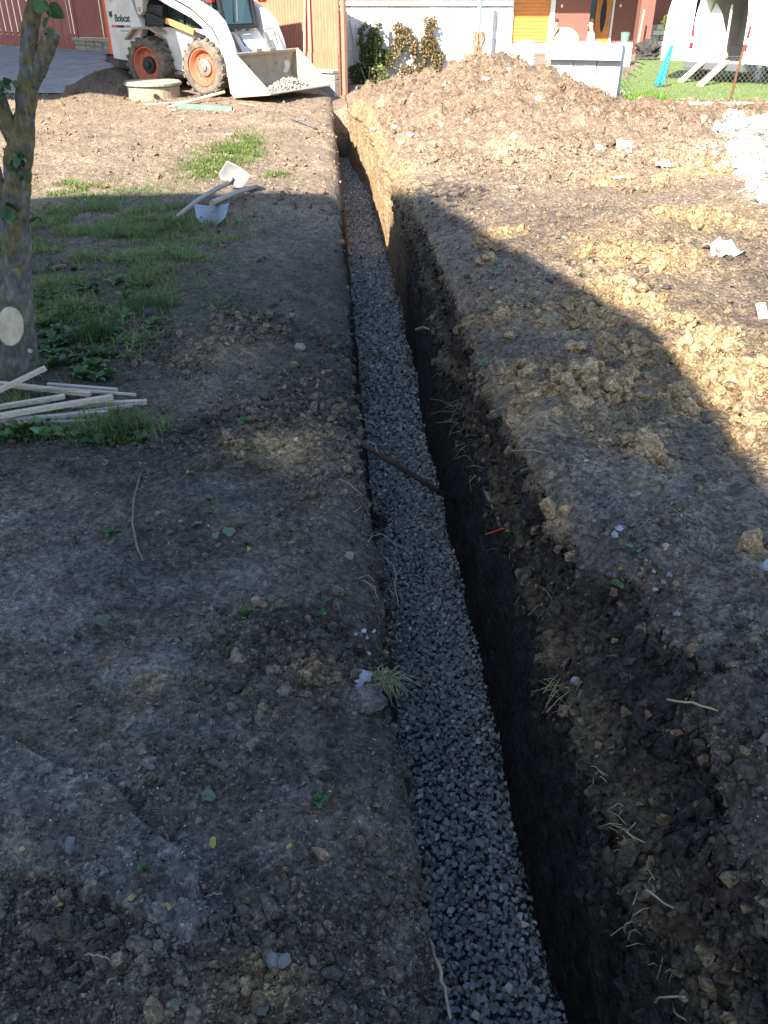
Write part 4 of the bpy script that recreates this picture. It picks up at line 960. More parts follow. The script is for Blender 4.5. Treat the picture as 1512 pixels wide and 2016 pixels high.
def heap(name, xc, d, z, rx, h, col, lab, cat, n=500, sc=.05):
    g = [lump_base(3, 300 + i, .12, 1) for i in range(1)]; v, f = lump_base(4, 77, .10, 1.0)
    v = v * [rx, rx, h]; v[:, 2] = np.where(v[:, 2] < 0, v[:, 2] * .1, v[:, 2]); c = CW(xc, d, z)
    return tagged(np_mesh(name, v + np.array(c), f, mat('heap_' + cat, col, .95, var=.2, scale=12, bump=.02, bscale=25), smooth=True), lab, cat)
heap('sand_heap', (1148 - 756) * 24.5 / 1600, 29.0, -.8, 1.15, 1.05, (.40, .30, .18), 'tan sand heap between the mixer and the upright worker', 'sand')
xb = (1038 - 756) * 20.5 / 1600; bc_ = CW(xb, 23.8, -.62)
bt = empty('stacked_tubs', bc_, 0, 'two pale dusty tubs stacked on a thin stand behind the spoil heap', 'tub')
MB().tube([(0, 0, 0), (0, 0, .7)], .05, 8).build('stand', M_STEEL, bt)
MB().lathe([(.001, .62), (.24, .62), (.26, .66), (.25, .84), (.27, .86), (.26, .88), (.001, .88)], n=22).build('lower_tub', M_CREAM, bt)
MB().lathe([(.001, .89), (.25, .89), (.27, .95), (.27, 1.20), (.29, 1.22), (.28, 1.235), (.001, 1.23)], n=22).build('upper_tub', M_CREAM, bt)
xg = (1229 - 756) * 30 / 1600; t = empty('bucket', CW(xg, 34.6, -.62), 0, 'green bucket standing by the brick pillar', 'bucket')
MB().lathe([(.001, 0), (.13, 0), (.17, .32), (.18, .33), (.165, .33), (.125, .03), (.001, .03)], (0, 0, .75), n=20).build('pail', M_GREEN, t)
MB().box(-.25, .25, -.2, .2, 0, .75).build('crate', M_WHITE, t)
tagged(MB().bar(CW(11.05 - .2, 40.1, -.3), CW(11.2 - .25, 40.2, 1.1), .09, .04).build('batten', M_WOOD), 'pale batten leaning beside the brick pillar of the house', 'batten')
# rubble, stones and shrubs between the house and the van
for k, (px, py, dd, sz, lab) in enumerate(((1275, 102, 37, .45, 'dark tangled heap of rubbish beside the brick pillar'), )):
    v, f = lump_base(4, 410 + k, .35, .7); c = V(px, py, dd); np_o = np_mesh('rubbish_heap', v * sz + np.array(c), f, mat('rubbish', (.05, .045, .04), .9, var=.6, scale=14, bump=.05, bscale=12), smooth=False); tagged(np_o, lab, 'rubbish')
sw = empty('stone_wall', CW(12.0, 43.5, -.6), -YAW, 'low garden wall of pale stacked stones between the house and the van', 'wall')
zz = 0
for r_ in range(5):
    x = 0
    while x < 4:
        e = x + rnd.uniform(.35, .8); MB().box(x + .01, e - .01, rnd.uniform(-.06, .04), .5, zz + .006, zz + .21).build('stone', M_STONE if rnd.random() < .6 else M_CREAM, sw, bevel=.02); x = e
    zz += .215
def bush(name, c, rx, ry, rz_, n, cols, lab, cat, leaf=(.06, .12), seed=0, trunk=True):
    t = empty(name, c, 0, lab, cat)
    d_ = rng.normal(size=(n, 3)); d_ /= np.linalg.norm(d_, axis=1)[:, None]; rr = rng.random(n) ** .45 * (.8 + .5 * fbm(d_ * 2.2 + seed, 3, seed))
    pos = d_ * rr[:, None] * [rx, ry, rz_] + [0, 0, rz_ * 1.05]
    vv, ff, tt = scatter(LEAFB, pos, rotmats(n), rng.uniform(*leaf, n), np.array(cols)[rng.integers(0, len(cols), n)] * rng.uniform(.55, 1.3, (n, 1)))
    np_mesh('crown', vv, ff, M_LEAF, tt, parent=t)
    if trunk:
        b = MB().tube([(0, 0, -.1), (.02, 0, rz_), (0, .03, rz_ * 1.7)], [.05 * rx + .03, .03 * rx + .02, .01], 7)
        for k in range(6): a0 = k * 1.05; b.tube([(0, 0, rz_ * (.5 + .15 * k)), (rx * .6 * math.cos(a0), ry * .6 * math.sin(a0), rz_ * (.8 + .16 * k))], [.03, .008], 5)
        b.build('trunk', M_BARKD, t)
    return t
bush('conifer_tree', CW(14.0, 46, -.3), 1.8, 1.5, 2.2, 9000, [(.02, .035, .035), (.03, .05, .045), (.015, .025, .03)], 'dark bluish conifer between the brick house and the van', 'tree', (.10, .2), 5)
bush('garden_shrub', CW(12.9, 42.6, .2), .55, .5, .4, 1200, [(.13, .19, .03), (.2, .24, .05)], 'small yellow-green shrub in front of the dark conifer', 'shrub', (.05, .1), 6)
c = CW(22, 46, -.6); rb_ = empty('red_outbuilding', c, -YAW, 'long low red-brown building behind the van', 'building')
MB().box(-7.5, 20, 0, 6, 0, 2.9).build('wall', mat('red_wall', (.34, .10, .07), .8, var=.15), rb_)
MB().box(-7.8, 20.3, -.4, 6.4, 2.9, 3.1).build('roof', MATS['roof_tile'], rb_)
for x in (-5, -1, 3): MB().box(x, x + 1.6, -.03, .04, 1.4, 2.1).build('window', M_WHITE, rb_)

# ================================================================== van with its rear doors open
VA = R(-50); rr_ = Vector((math.cos(VA), math.sin(VA))); hh_ = Vector((-rr_.y, rr_.x))
RC = Vector((11.12, 28.6)); O_ = RC - rr_ * 1.0
van = empty('delivery_van', CW(O_.x, O_.y, -.80), VA - YAW, 'white delivery van with open rear doors and planks leaning at its floor', 'van')
# local: x right, y forward (away), z up; rear face at y = 0
sec = lambda s_: [(-1.0 * s_, .45), (-1.0 * s_, 1.3), (-.96 * s_, 1.9), (-.86 * s_, 2.36), (-.70 * s_, 2.50), (.70 * s_, 2.50), (.86 * s_, 2.36), (.96 * s_, 1.9), (1.0 * s_, 1.3), (1.0 * s_, .45)]
insec = [(-.84, .62), (-.84, 1.3), (-.80, 1.9), (-.72, 2.30), (.72, 2.30), (.80, 1.9), (.84, 1.3), (.84, .62)]
b = MB(); o1 = sec(1.0); n1 = len(o1)
yv_ = [0.0, .05, 2.6, 3.9, 4.3, 5.0, 5.3]; sc_ = [.985, 1, 1, .99, .98, .9, .8]; ztop_ = [1, 1, 1, 1, .93, .55, .45]
for yy, s_, zt in zip(yv_, sc_, ztop_): b.v += [(x * s_, yy, .45 + (z - .45) * zt) for x, z in o1]
for i in range(len(yv_) - 1):
    for j in range(n1): b.f.append((i * n1 + j, i * n1 + (j + 1) % n1, (i + 1) * n1 + (j + 1) % n1, (i + 1) * n1 + j))
b.f.append(tuple((len(yv_) - 1) * n1 + j for j in range(n1)))
# rear frame ring between the outer skin and the opening
k = len(b.v); b.v += [(x, 0.0, z) for x, z in insec]
ring = [(0, 0), (1, 1), (2, 2), (3, 3), (4, 3), (5, 4), (6, 4), (7, 5), (8, 6), (9, 7)]
for (o_a, i_a), (o_b, i_b) in zip(ring, ring[1:] + ring[:1]):
    b.f.append((o_a, o_b, k + i_b, k + i_a) if i_a != i_b else (o_a, o_b, k + i_a))
b.build('body', M_WHITE, van, smooth=False)
ib = MB(); v = [(x, y, z) for y in (0.0, 2.6) for x, z in insec]; m_ = len(insec)
ib.add(v, [(j, (j + 1) % m_, m_ + (j + 1) % m_, m_ + j) for j in range(m_)] + [tuple(m_ + j for j in range(m_))])
ib.build('cargo_lining', mat('van_lining', (.55, .54, .52), .8, var=.1, scale=3), van, fix=False)
MB().box(-.82, .82, .02, 2.55, .60, .635).build('cargo_floor', M_GREYWOOD, van)
MB().prism([(-.80, .64), (.02, .64), (-.10, 1.3), (-.42, 1.95), (-.66, 2.2), (-.80, 1.9)], .55, .58).build('dust_sheet', M_WHITE, van)
MB().bar((.06, .40, .64), (-.02, .42, 2.15), .05, .05).build('upright_batten', M_CREAM, van)
MB().box(.12, .55, .5, 1.0, .64, 1.05).build('cargo_box', M_BLACK, van)
MB().box(-1.02, 1.02, -.10, .12, .38, .60).build('rear_bumper', mat('grey_bumper', (.10, .105, .11), .6, var=.1), van, bevel=.03)
MB().box(.985, 1.03, -.02, .75, .36, .86).build('bumper_corner', MATS['grey_bumper'], van, bevel=.02)
MB().box(1.0, 1.025, 1.55, 3.6, .50, .78).build('side_moulding', MATS['grey_bumper'], van, bevel=.008)
MB().box(1.0, 1.02, .95, 1.4, 1.45, 1.52).build('side_badge', MATS['grey_bumper'], van)
for sgn in (-1, 1):
    MB().prism([(sgn * .87, .95), (sgn * 1.0, .95), (sgn * 1.005, 1.3), (sgn * .985, 1.62), (sgn * .93, 1.60), (sgn * .89, 1.2)], -.025, .05).build('tail_light', M_REDLAMP, van, bevel=.01)
    MB().prism([(sgn * .88, 1.12), (sgn * 1.003, 1.12), (sgn * 1.003, 1.28), (sgn * .89, 1.28)], -.03, .04).build('reversing_light', M_WHITE, van)
MB().box(-.13, .13, -.015, .02, 2.40, 2.43).build('brake_light', M_REDLAMP, van)
for sgn in (-1, 1):
    for yy in (.98, 4.2):
        wl = MB().lathe([(.22, -.11), (.33, -.11), (.345, -.07), (.345, .07), (.33, .11), (.22, .11), (.22, -.11)], (sgn * .91, yy, .345), 28, 'x').build('wheel', M_TYRE, van)
        MB().lathe([(.225, sgn * .085), (.19, sgn * .095), (.17, sgn * .06), (.06, sgn * .05), (.05, sgn * .08), (.001, sgn * .08)], (sgn * .91, yy, .345), 24, 'x').build('rim', M_STEEL, wl, smooth=True)
        MB().lathe([(.345, 0), (.42, 0), (.42, sgn * .02), (.345, sgn * .02)], (sgn * 1.0, yy, .36), 28, 'x').build('wheel_arch', M_BLACK, wl)
def vdoor(hx, ang, sgn, name='rear_door'):
    d_ = bpy.data.objects.new('tmp', None)
    b = MB().prism([(0, .60), (sgn * .86, .60), (sgn * .86, 1.6), (sgn * .84, 2.0), (sgn * .76, 2.36), (0, 2.40)], -.05, 0)
    o = b.build(name, M_WHITE, van, bevel=.015); o.location = (hx, -.03, 0); o.rotation_euler = (0, 0, ang)
    bpy.data.objects.remove(d_)
    for z in (1.0, 1.25): MB().box(min(sgn * .15, sgn * .65), max(sgn * .15, sgn * .65), .0, .008, z, z + .012).build('door_seam', MATS['grey_bumper'], o)
    MB().box(min(sgn * .70, sgn * .78), max(sgn * .70, sgn * .78), -.075, -.05, 1.15, 1.40).build('door_handle', M_BLACK, o)
    return o
vdoor(-.98, R(-128), 1)
vdoor(.995, R(172), -1)
tail = base_far
# boards from the van floor to the grass
for k, (px0, py0, px1, py1) in enumerate(((1390, 133, 1339, 160), (1430, 132, 1378, 167))):
    x_l = -.35 + .75 * k
    A = Matrix.Translation(van.location) @ Matrix.Rotation(VA - YAW, 4, 'Z') @ Vector((x_l, -.02, .655))
    B = G(px1, py1, -.72); B.z = gzat(*cam_xy(B.x, B.y)) + .06
    tagged(MB().bar(A, B, .22, .045).build('ramp_plank', M_WOOD), 'pale scaffold plank leaning from the van floor to the grass', 'plank', 'planks leaning at the van')
q = V(1316, 100, 27.6); sheetb = MB()
cl = empty('cloth', (q.x, q.y, -.75), -YAW, 'teal blue cloth hanging beside the open van door', 'cloth')
gx = np.linspace(-1, 1, 9); gzv = np.linspace(0, 1, 12); vv_ = []
for j, zv in enumerate(gzv):
    for i, xv in enumerate(gx):
        wdt = .04 + .09 * (1 - zv) ** .7; vv_.append((xv * wdt - .12 + .20 * zv, .05 * math.sin(xv * 5 + zv * 3) * (1.2 - zv), .05 + zv * 1.05))
sheetb.add(vv_, [(j * 9 + i, j * 9 + i + 1, (j + 1) * 9 + i + 1, (j + 1) * 9 + i) for j in range(11) for i in range(8)])
o = sheetb.build('drape', mat('teal_cloth', (.01, .28, .38), .8, var=.15), cl, smooth=True); so = o.modifiers.new('thick', 'SOLIDIFY'); so.thickness = .012
MB().tube([(.09, 0, 0), (.09, 0, 1.15)], .015, 6).build('stake', M_RUST, cl)

# ================================================================== wire fence stub with rusty post, boards, spoil ridge beyond
pb = G(1435, 203, -.08); pt_ = V(1466, 88, 16.2)
wf = empty('wire_fence', pb, -YAW, 'sagging diamond wire fence on a rusty leaning post in front of the van', 'fence')
tp = pt_ - pb; tp = Matrix.Rotation(YAW, 4, 'Z') @ tp
MB().tube([(0, 0, -.15), tp * .5, tp], .022, 7).build('post', M_RUST, wf)
wm = MB()
for k in range(-14, 26):
    for sg in (1, -1):
        x0_ = k * .085; wm.bar((x0_ - .9, .03, .12), (x0_ - .9 + sg * .55, .03, .72), .004, .004)
wm.build('wire_mesh', mat('wire', (.22, .20, .19), .5, metal=.6), wf)
MB().tube([(-2.3, .03, .70), (0, .03, .74), (1.6, .03, .72)], .004, 5).build('tension_wire', MATS['wire'], wf)
a, b = G(1300, 206, -.05), V(1322, 170, 16.3)
tagged(MB().tube([a - Vector((0, 0, .1)), b], .007, 6).build('iron_rod', M_RUST), 'thin rusty iron rod standing in the grass by the block pallet', 'rod')
for k, (x0_, y0_, x1_, y1_, z0_, lab, m_) in enumerate(((1340, 207, 1512, 207, .10, 'upper square pale timber in the pile of boards', M_WOOD), (1365, 221, 1512, 219, .03, 'front pale timber in the pile of boards', M_WOOD), (1350, 214, 1530, 213, .03, 'orange-brown timber between the paler boards', mat('stained_wood', (.45, .22, .08), .7, var=.2, scale=6)), (1318, 206, 1370, 209, .04, 'short rusty board end beside the pile of timbers', M_RUST))):
    a, b = G(x0_, y0_, z0_), G(x1_, y1_, z0_); d_ = (b - a).normalized()
    if k < 3: b = a + d_ * 3.4
    tagged(MB().bar(a, b, .09, .085 if k < 2 else .05).build('timber', m_), lab, 'timber')
# ================================================================== gravel in the trench
GSH = [hull_base(14, 500 + i, (1, .8, .62)) for i in range(14)]
def gravel_positions(y0, y1, sp, layers):
    out = []
    for l in range(layers):
        yy = np.arange(y0, y1, sp); xx = np.arange(.10, .66, sp); gx, gy = np.meshgrid(xx, yy); gx = gx + rng.uniform(-.5, .5, gx.shape) * sp; gy = gy + rng.uniform(-.5, .5, gy.shape) * sp
        gx, gy = gx.ravel() , gy.ravel(); ok = (gx > np.interp(gy, [0, 2, 6, 16], [.155, .14, .12, .11])) & (gx < edge_r0(gy) - .012); gx, gy = gx[ok], gy[ok]
        out.append(np.stack([gx, gy, ZG - .012 + .013 * l + rng.uniform(-.006, .008, len(gx)) + .030 * n2(gx, gy, 3.2, 4, 120)], 1))
    return np.concatenate(out)
def gcol(n):
    c = np.array([.258, .270, .262]) * rng.uniform(.6, 1.3, (n, 1)); k = rng.random(n) < .12
    c[k] *= np.array([1.15, .98, .82]); k = rng.random(n) < .07; c[k] *= 1.7; return c
gp1 = gravel_positions(.55, 4.6, .0225, 3); gp2 = gravel_positions(4.6, TEND - .02, .034, 2)
gs1 = .0080 + .0105 * rng.random(len(gp1)) ** 1.4; gs2 = rng.uniform(.014, .023, len(gp2))
bx0, by0, bx1, by1 = .1, -1.2, .60, TEND - .01
gb = tagged(MB().add([(bx0, by0, ZG - .035), (bx1, by0, ZG - .035), (bx1, by1, ZG - .035), (bx0, by1, ZG - .035)], [(0, 1, 2, 3)]).build('gravel_bed', mat('gravel_fines', (.08, .08, .08), .95, var=.4, scale=60, bump=.01, bscale=60)), 'bed of grey crushed stone along the bottom of the trench', 'gravel', kind='structure')
near = np.argsort(gp1[:, 1] - 3 * gp1[:, 2] + (gp1[:, 1] < .93) * 50)[:290]
keep = np.ones(len(gp1), bool); keep[near] = False
smesh = []
for i, (v, f) in enumerate(GSH):
    for j in range(3):
        o = np_mesh('stone', v, f, M_GRAV, np.repeat(gcol(1), len(v), 0)); smesh.append(o.data); bpy.data.objects.remove(o)
for k in near:
    o = bpy.data.objects.new('stone', smesh[rnd.randrange(len(smesh))]); link(o, gb); o.location = gp1[k]; s_ = gs1[k] * 1.08; o.scale = (s_, s_, s_); o.rotation_euler = (rnd.random() * 6, rnd.random() * 6, rnd.random() * 6)
ap, as_ = np.concatenate([gp1[keep], gp2]), np.concatenate([gs1[keep], gs2])
vv, ff, tt = scatter(GSH, ap, rotmats(len(ap)), as_, gcol(len(ap)))
tagged(np_mesh('loose_gravel', vv, ff, M_GRAV, tt, parent=gb), kind='stuff')

# soil fallen on the gravel from both edges, and a little slump by the roots
def fallen_soil(n):
    y = .6 + 11 * rng.random(n) ** 1.6; s_ = rng.random(n) < .55; e = np.minimum(rng.exponential(.022, n), .12) * (1 + n2(y, y * 0, 2.5, 3, 121)).clip(.1, 2); x = np.where(s_, np.interp(y, [0, 2, 6, 16], [.165, .15, .13, .12]) + e, edge_r0(y) - .03 - e)
    m_ = n // 6; c_ = G(748, 1030, ZG); x[:m_] = c_.x + rng.normal(size=m_) * .022; y[:m_] = c_.y + rng.normal(size=m_) * .045
    return np.stack([x, y, ZG + .012 + .030 * n2(x, y, 3.2, 4, 120) + rng.uniform(0, .018, n)], 1)
fsp = fallen_soil(2600)
vv, ff, tt = scatter([hull_base(9, 560 + i, (1, .85, .75)) for i in range(8)], fsp, rotmats(2600), rng.uniform(.003, .011, 2600), np.array([.045, .038, .033]) * rng.uniform(.6, 1.6, (2600, 1))); FSM = (vv, ff, tt)
# ================================================================== clods and crumbs on the soil
def lay(wt, n, smin, smax, bases, name, power=2.2, flat=(1, 1, .7), colf=(.75, 1.35), sink=.15, parent=ground, claymix=.12):
    k = pick(wt, n); pos = P.reshape(-1, 3)[k] + NN.reshape(-1, 3)[k] * 0; s_ = smin * (smax / smin) ** (rng.random(n) ** power)
    jit = rng.uniform(-.5, .5, (n, 2)) * .012 * np.clip(DD.ravel()[k], 1, 6)[:, None]; 
    col = PC.reshape(-1, 3)[k] * rng.uniform(*colf, (n, 1)); cm = rng.random(n) < claymix; col[cm] = col[cm] * .5 + np.array([.22, .16, .095]) * .5 * rng.uniform(.7, 1.2, (cm.sum(), 1))
    pos = pos + NN.reshape(-1, 3)[k] * (s_ * (.5 - sink))[:, None]
    sc = s_[:, None] * rng.uniform(.75, 1.25, (n, 3))
    vv, ff, tt = scatter(bases, pos, rotmats(n), sc, col)
    return tagged(np_mesh(name, vv, ff, M_SOIL, tt, smooth=False, parent=parent), kind='stuff')
HS = [hull_base(8, 580 + i, (1, .85, .75)) for i in range(10)]
HB = [hull_base(11, 600 + i, (1, .85, .75)) for i in range(10)]
LB = [lump_base(2, 620 + i, .34, .8) for i in range(10)]
LB3 = [lump_base(3, 640 + i, .30, .8) for i in range(8)]
bank = np.zeros((NR, NC)); bank[:, SEG['L']] = 1; bank[:, SEG['R']] = 1
wallm = np.zeros((NR, NC)); wallm[:, SEG['S']] = sstep(-.25, .15, Sz); wallm[:, SEG['W']] = .4 * sstep(-.3, -.05, Wz)
def mask_px(lst):
    m_ = np.zeros((NR, NC))
    for px, py, sx, sy, a in lst:
        p_ = G(px, py, 0); u_, v_ = cam_xy(PX - p_.x, PY - p_.y); m_ = np.maximum(m_, a * np.exp(-(u_ / sx) ** 2 - (v_ / sy) ** 2))
    return m_ * bank
pat = np.clip(.5 + 1.2 * n2(PX, PY, 2.3, 4, 130), .02, 1.5)
notrench = bank * VIEW
px2 = 1 / np.clip(DD, .8, 20)            # keep density roughly even over the view
lay(notrench * (MK['clod'] * pat + .12) * px2 ** 1.6 * (DD < 4.5), 26000, .0026, .0080, HS, 'soil_crumbs', 1.5, colf=(.7, 1.7))
lay(notrench * (MK['clod'] ** 1.3 * pat + .03) * px2 ** 1.5 * (DD < 8), 9000, .0050, .0125, HB, 'soil_crumbs', 2.2, colf=(.75, 1.5))
lay((wallm + .12 * (wallm > 0)) * VIEW * px2 * (DD < 8), 4200, .006, .028, HB, 'soil_crumbs', 2.0, colf=(.8, 1.5))
lay(notrench * (MK['clod'] ** 1.6 * pat + .012) * px2 * (DD < 8), 1300, .009, .022, LB, 'soil_clods', 3.0)
lay(mask_px([(420, 680, .3, .35, 1), (560, 840, .3, .4, 1), (600, 740, .2, .3, .6), (610, 1290, .14, .22, .5)]) * pat * px2 ** .5, 800, .009, .025, LB, 'soil_clods', 2.4, colf=(.8, 1.7), claymix=.3)
k = pick(notrench * (pat + .3) * px2 ** 1.8 * (DD < 5), 4200); s_ = rng.uniform(.0012, .0036, 4200)
vv, ff, tt = scatter(HS, P.reshape(-1, 3)[k] + NN.reshape(-1, 3)[k] * (s_ * .5)[:, None], rotmats(4200), s_, np.array([.27, .26, .25]) * rng.uniform(.45, 1.3, (4200, 1)))
tagged(np_mesh('pale_specks', vv, ff, M_SOIL, tt, parent=ground), kind='stuff')
far = notrench * (DD > 7) * (DD < 17) * (PX > .6)
lay(far * pat, 9000, .010, .036, HB, 'spoil_crumbs', 1.9, colf=(.7, 1.2))
lay(notrench * (DD > 3.6) * (DD < 9) * (PX > .6) * (pat + .2), 6500, .006, .024, HB, 'spoil_crumbs', 2.2, colf=(.75, 1.25))
lay(far * pat ** 1.5, 700, .03, .085, LB, 'spoil_clods', 2.6, colf=(.75, 1.15), sink=.35)
lay(notrench * (DD > 6.5) * (DD < 16) * (PX < .2) * (pat ** 2), 2600, .010, .045, HB, 'soil_crumbs', 2.2, colf=(.7, 1.2))
k = pick(notrench * sstep(.3, .9, MK['clay']) * (DD < 9) * px2 ** .5 * (PX > .3), 1500); s_ = .010 * (.042 / .010) ** (rng.random(1500) ** 2.0)
vv, ff, tt = scatter(LB, P.reshape(-1, 3)[k] + NN.reshape(-1, 3)[k] * (s_ * .3)[:, None], rotmats(1500), s_[:, None] * rng.uniform(.7, 1.25, (1500, 3)), np.array([.27, .19, .105]) * rng.uniform(.65, 1.2, (1500, 1)))
tagged(np_mesh('clay_clods', vv, ff, M_SOIL, tt, parent=ground), kind='stuff')
lim = notrench * sstep(.3, .7, MK['lime']) * (DD > 4)
k = pick(lim, 900); s_ = .015 * (.09 / .015) ** (rng.random(900) ** 2.2)
vv, ff, tt = scatter(LB, P.reshape(-1, 3)[k] + [0, 0, .01], rotmats(900), s_[:, None] * rng.uniform(.7, 1.3, (900, 3)), np.array([.38, .36, .33]) * rng.uniform(.6, 1.15, (900, 1)))
M_LIME = mat('pale_rubble', (0, 0, 0), .95, attr=True, var=.15, scale=25, bump=.004, bscale=70)
tagged(np_mesh('pale_rubble', vv, ff, M_LIME, tt, parent=ground), kind='stuff')
# the clods one can tell apart: parts of the ground
cmesh = []
for v, f in LB3:
    for cc in ((.070, .062, .056), (.095, .080, .064), (.20, .145, .085), (.20, .137, .088)):
        o = np_mesh('clod', v, f, M_SOIL, np.tile(np.array(cc), (len(v), 1)), smooth=True); cmesh.append(o.data); bpy.data.objects.remove(o)
kk = pick(notrench * (MK['clod'] ** 1.5) * px2 * (DD < 9) * (DD > .8), 230)
for k in kk:
    o = bpy.data.objects.new('clod', None); bpy.data.objects.remove(o)
    i = rnd.randrange(len(cmesh))
    cl_ = MK['clay'].ravel()[k]
    i = i - i % 4 + (2 if cl_ > .35 else (3 if DD.ravel()[k] > 4.8 else rnd.choice((0, 0, 1))))  # far clods repeat the sunlit tan put into the soil colour
    o = bpy.data.objects.new('clod', cmesh[i]); link(o, ground); s_ = .009 * (.020 / .009) ** (rnd.random() ** 1.8) * (1 + .24 * max(0, DD.ravel()[k] - 1.8))
    q = P.reshape(-1, 3)[k]; o.location = (q[0], q[1], q[2] + s_ * .25); o.scale = (s_ * rnd.uniform(.8, 1.3), s_ * rnd.uniform(.8, 1.2), s_ * rnd.uniform(.6, 1)); o.rotation_euler = (rnd.uniform(-.5, .5), rnd.uniform(-.5, .5), rnd.random() * 6)

tagged(np_mesh('fallen_crumbs', *FSM[:2], M_SOIL, FSM[2], parent=ground), kind='stuff')
ymesh = []
for i in range(6):
    v, f = lump_base(3, 680 + i, .5, .8); v = v + .12 * np.stack([fbm(v * 5 + j * 9, 3, 690 + i) for j in range(3)], 1)
    o = np_mesh('clay_lump', v, f, M_SOIL, np.tile(np.array([.27, .19, .105]), (len(v), 1)) * (1 + .3 * fbm(v * 3, 3, 5))[:, None]); ymesh.append(o.data); bpy.data.objects.remove(o)
# ================================================================== single stones
def stone(px, py, r_, col, lab, grp, z0=0.0, flat=.75, name='stone', lift=.35, cat='stone'):
    c = on(px, py, z0); v, f = hull_base(20, rnd.randrange(9999), (1, .85, flat)); v = v * r_
    a0 = rnd.random() * 6; cs, sn = math.cos(a0), math.sin(a0); v = v @ np.array([[cs, sn, 0], [-sn, cs, 0], [0, 0, 1]])
    n_ = fbm(v / r_ * 2 + px, 3, 7); o = np_mesh(name, v * (1 + .06 * n_[:, None]), f, M_GRAV, np.tile(np.array(col), (len(v), 1)))
    o.location = (c.x, c.y, c.z + r_ * flat * lift); return tagged(o, lab, cat, grp)
for px, py, r_ in ((1170, 1026, .007), (1218, 1043, .014), (1191, 1053, .011), (1209, 1055, .014), (1267, 1063, .009), (1272, 1105, .007), (1287, 1126, .010), (1316, 1133, .011), (1289, 1162, .009), (1265, 1122, .008), (1331, 1208, .013)):
    stone(px, py, r_, np.array([.20, .21, .225]) * rnd.uniform(.85, 1.25), 'small pale blue-grey stone on the dark soil of the bank under the spoil', 'pale stones on the right bank', .28)
stone(1309, 1078, .013, (.26, .20, .15), 'small brown stone beside the pale stones on the bank', None, .28)
stone(1508, 1120, .025, (.22, .24, .28), 'blue-grey stone lying among dark crumbs away from the pale stones', None, .28)
stone(592, 687, .035, (.22, .18, .15), 'pinkish brown lump of stone on the crumbly soil near the weeds', None)
stone(688, 1097, .022, (.24, .19, .13), 'tan squared fragment of brick in the edge of the trench', None, -.05)
for px, py, r_ in ((700, 1247, .011), (716, 1243, .012), (722, 1256, .009), (735, 1243, .010), (724, 1286, .012), (712, 1270, .006), (728, 1305, .007), (705, 1268, .005)):
    stone(px, py, r_, np.array([.27, .29, .31]) * rnd.uniform(.8, 1.2), 'pale flake of crushed stone above the grass tuft at the trench edge', 'pale flakes at the trench edge', 0, .4)
for px, py, r_, lab in ((712, 1337, .030, 'largest pale grey stone beside the overhanging grass tuft'), (697, 1327, .017, 'small angular pale stone behind the largest one at the grass tuft'), (706, 1350, .020, 'flat pale stone in front of the largest one at the grass tuft'), (726, 1328, .017, 'narrow pale stone touching the overhanging grass tuft')):
    stone(px, py, r_, (.28, .29, .31), lab, None, 0, .7)
for px, py, r_ in ((298, 1513, .014), (318, 1513, .011), (155, 1427, .009), (200, 1427, .010), (214, 1454, .014), (222, 1466, .012), (420, 1505, .016), (440, 1510, .018), (410, 1555, .010), (348, 1575, .009), (97, 1478, .008), (378, 1652, .007), (400, 1205, .01), (415, 1200, .012), (130, 985, .012), (95, 1672, .02), (140, 1668, .022), (352, 1862, .012), (480, 1795, .02), (510, 1980, .024), (535, 1890, .022), (560, 1895, .018), (470, 1765, .012), (110, 1280, .012), (92, 1240, .009), (350, 1210, .012), (170, 1050, .01), (290, 1025, .014), (310, 1013, .014), (335, 1050, .016), (395, 1065, .01)):
    pale = rnd.random() < .45
    stone(px, py, r_, np.array([.130, .132, .138] if pale else [.085, .075, .068]) * rnd.uniform(.8, 1.15), 'small pale stone pressed into the dark trodden soil' if pale else 'small dull brown stone pressed into the dark trodden soil', 'pale stones in the trodden soil' if pale else 'brown stones in the trodden soil')
for px, py, r_, z0 in ((815, 188, .08, .3), (845, 215, .04, .35), (808, 268, .05, .25), (775, 262, .05, .2), (790, 285, .04, .2), (880, 168, .07, .5), (960, 125, .08, .9), (1090, 130, .07, .8), (920, 250, .045, .3), (870, 240, .04, .3), (1010, 275, .05, .4), (1170, 240, .05, .35), (1180, 290, .06, .3), (735, 265, .05, .1), (1000, 150, .05, .7), (825, 165, .07, .35), (790, 155, .06, .3), (705, 175, .07, .05), (725, 168, .06, .05), (1060, 190, .05, .6)):
    stone(px, py, r_, np.array([.46, .41, .35]) * rnd.uniform(.7, 1.1), 'pale stone half buried in the sunlit spoil heap', 'pale stones in the spoil heap', z0)
for px, py, r_, z0 in ((944, 482, .05, .2), (966, 484, .055, .2), (980, 495, .03, .2), (955, 525, .07, .22), (1265, 520, .07, .35), (1180, 625, .06, .33), (1130, 690, .045, .3), (1005, 665, .03, .25), (1225, 560, .06, .33), (1380, 690, .05, .3), (1350, 640, .06, .3), (1480, 830, .05, .28), (1440, 690, .06, .28), (1490, 720, .06, .28)):
    c = on(px, py, z0); o = bpy.data.objects.new('clay_lump', ymesh[rnd.randrange(6)]); link(o); o.location = (c.x, c.y, c.z + r_ * .3); o.scale = (r_ * .8, r_ * .75, r_ * .6); o.rotation_euler = (0, 0, rnd.random() * 6)
    tagged(o, 'yellowish lump of clay lying on the right bank', 'clay', 'clay lumps on the right bank')
M_TILE = mat('white_scrap', (.60, .57, .52), .85, scale=16, col2=(.30, .24, .18))
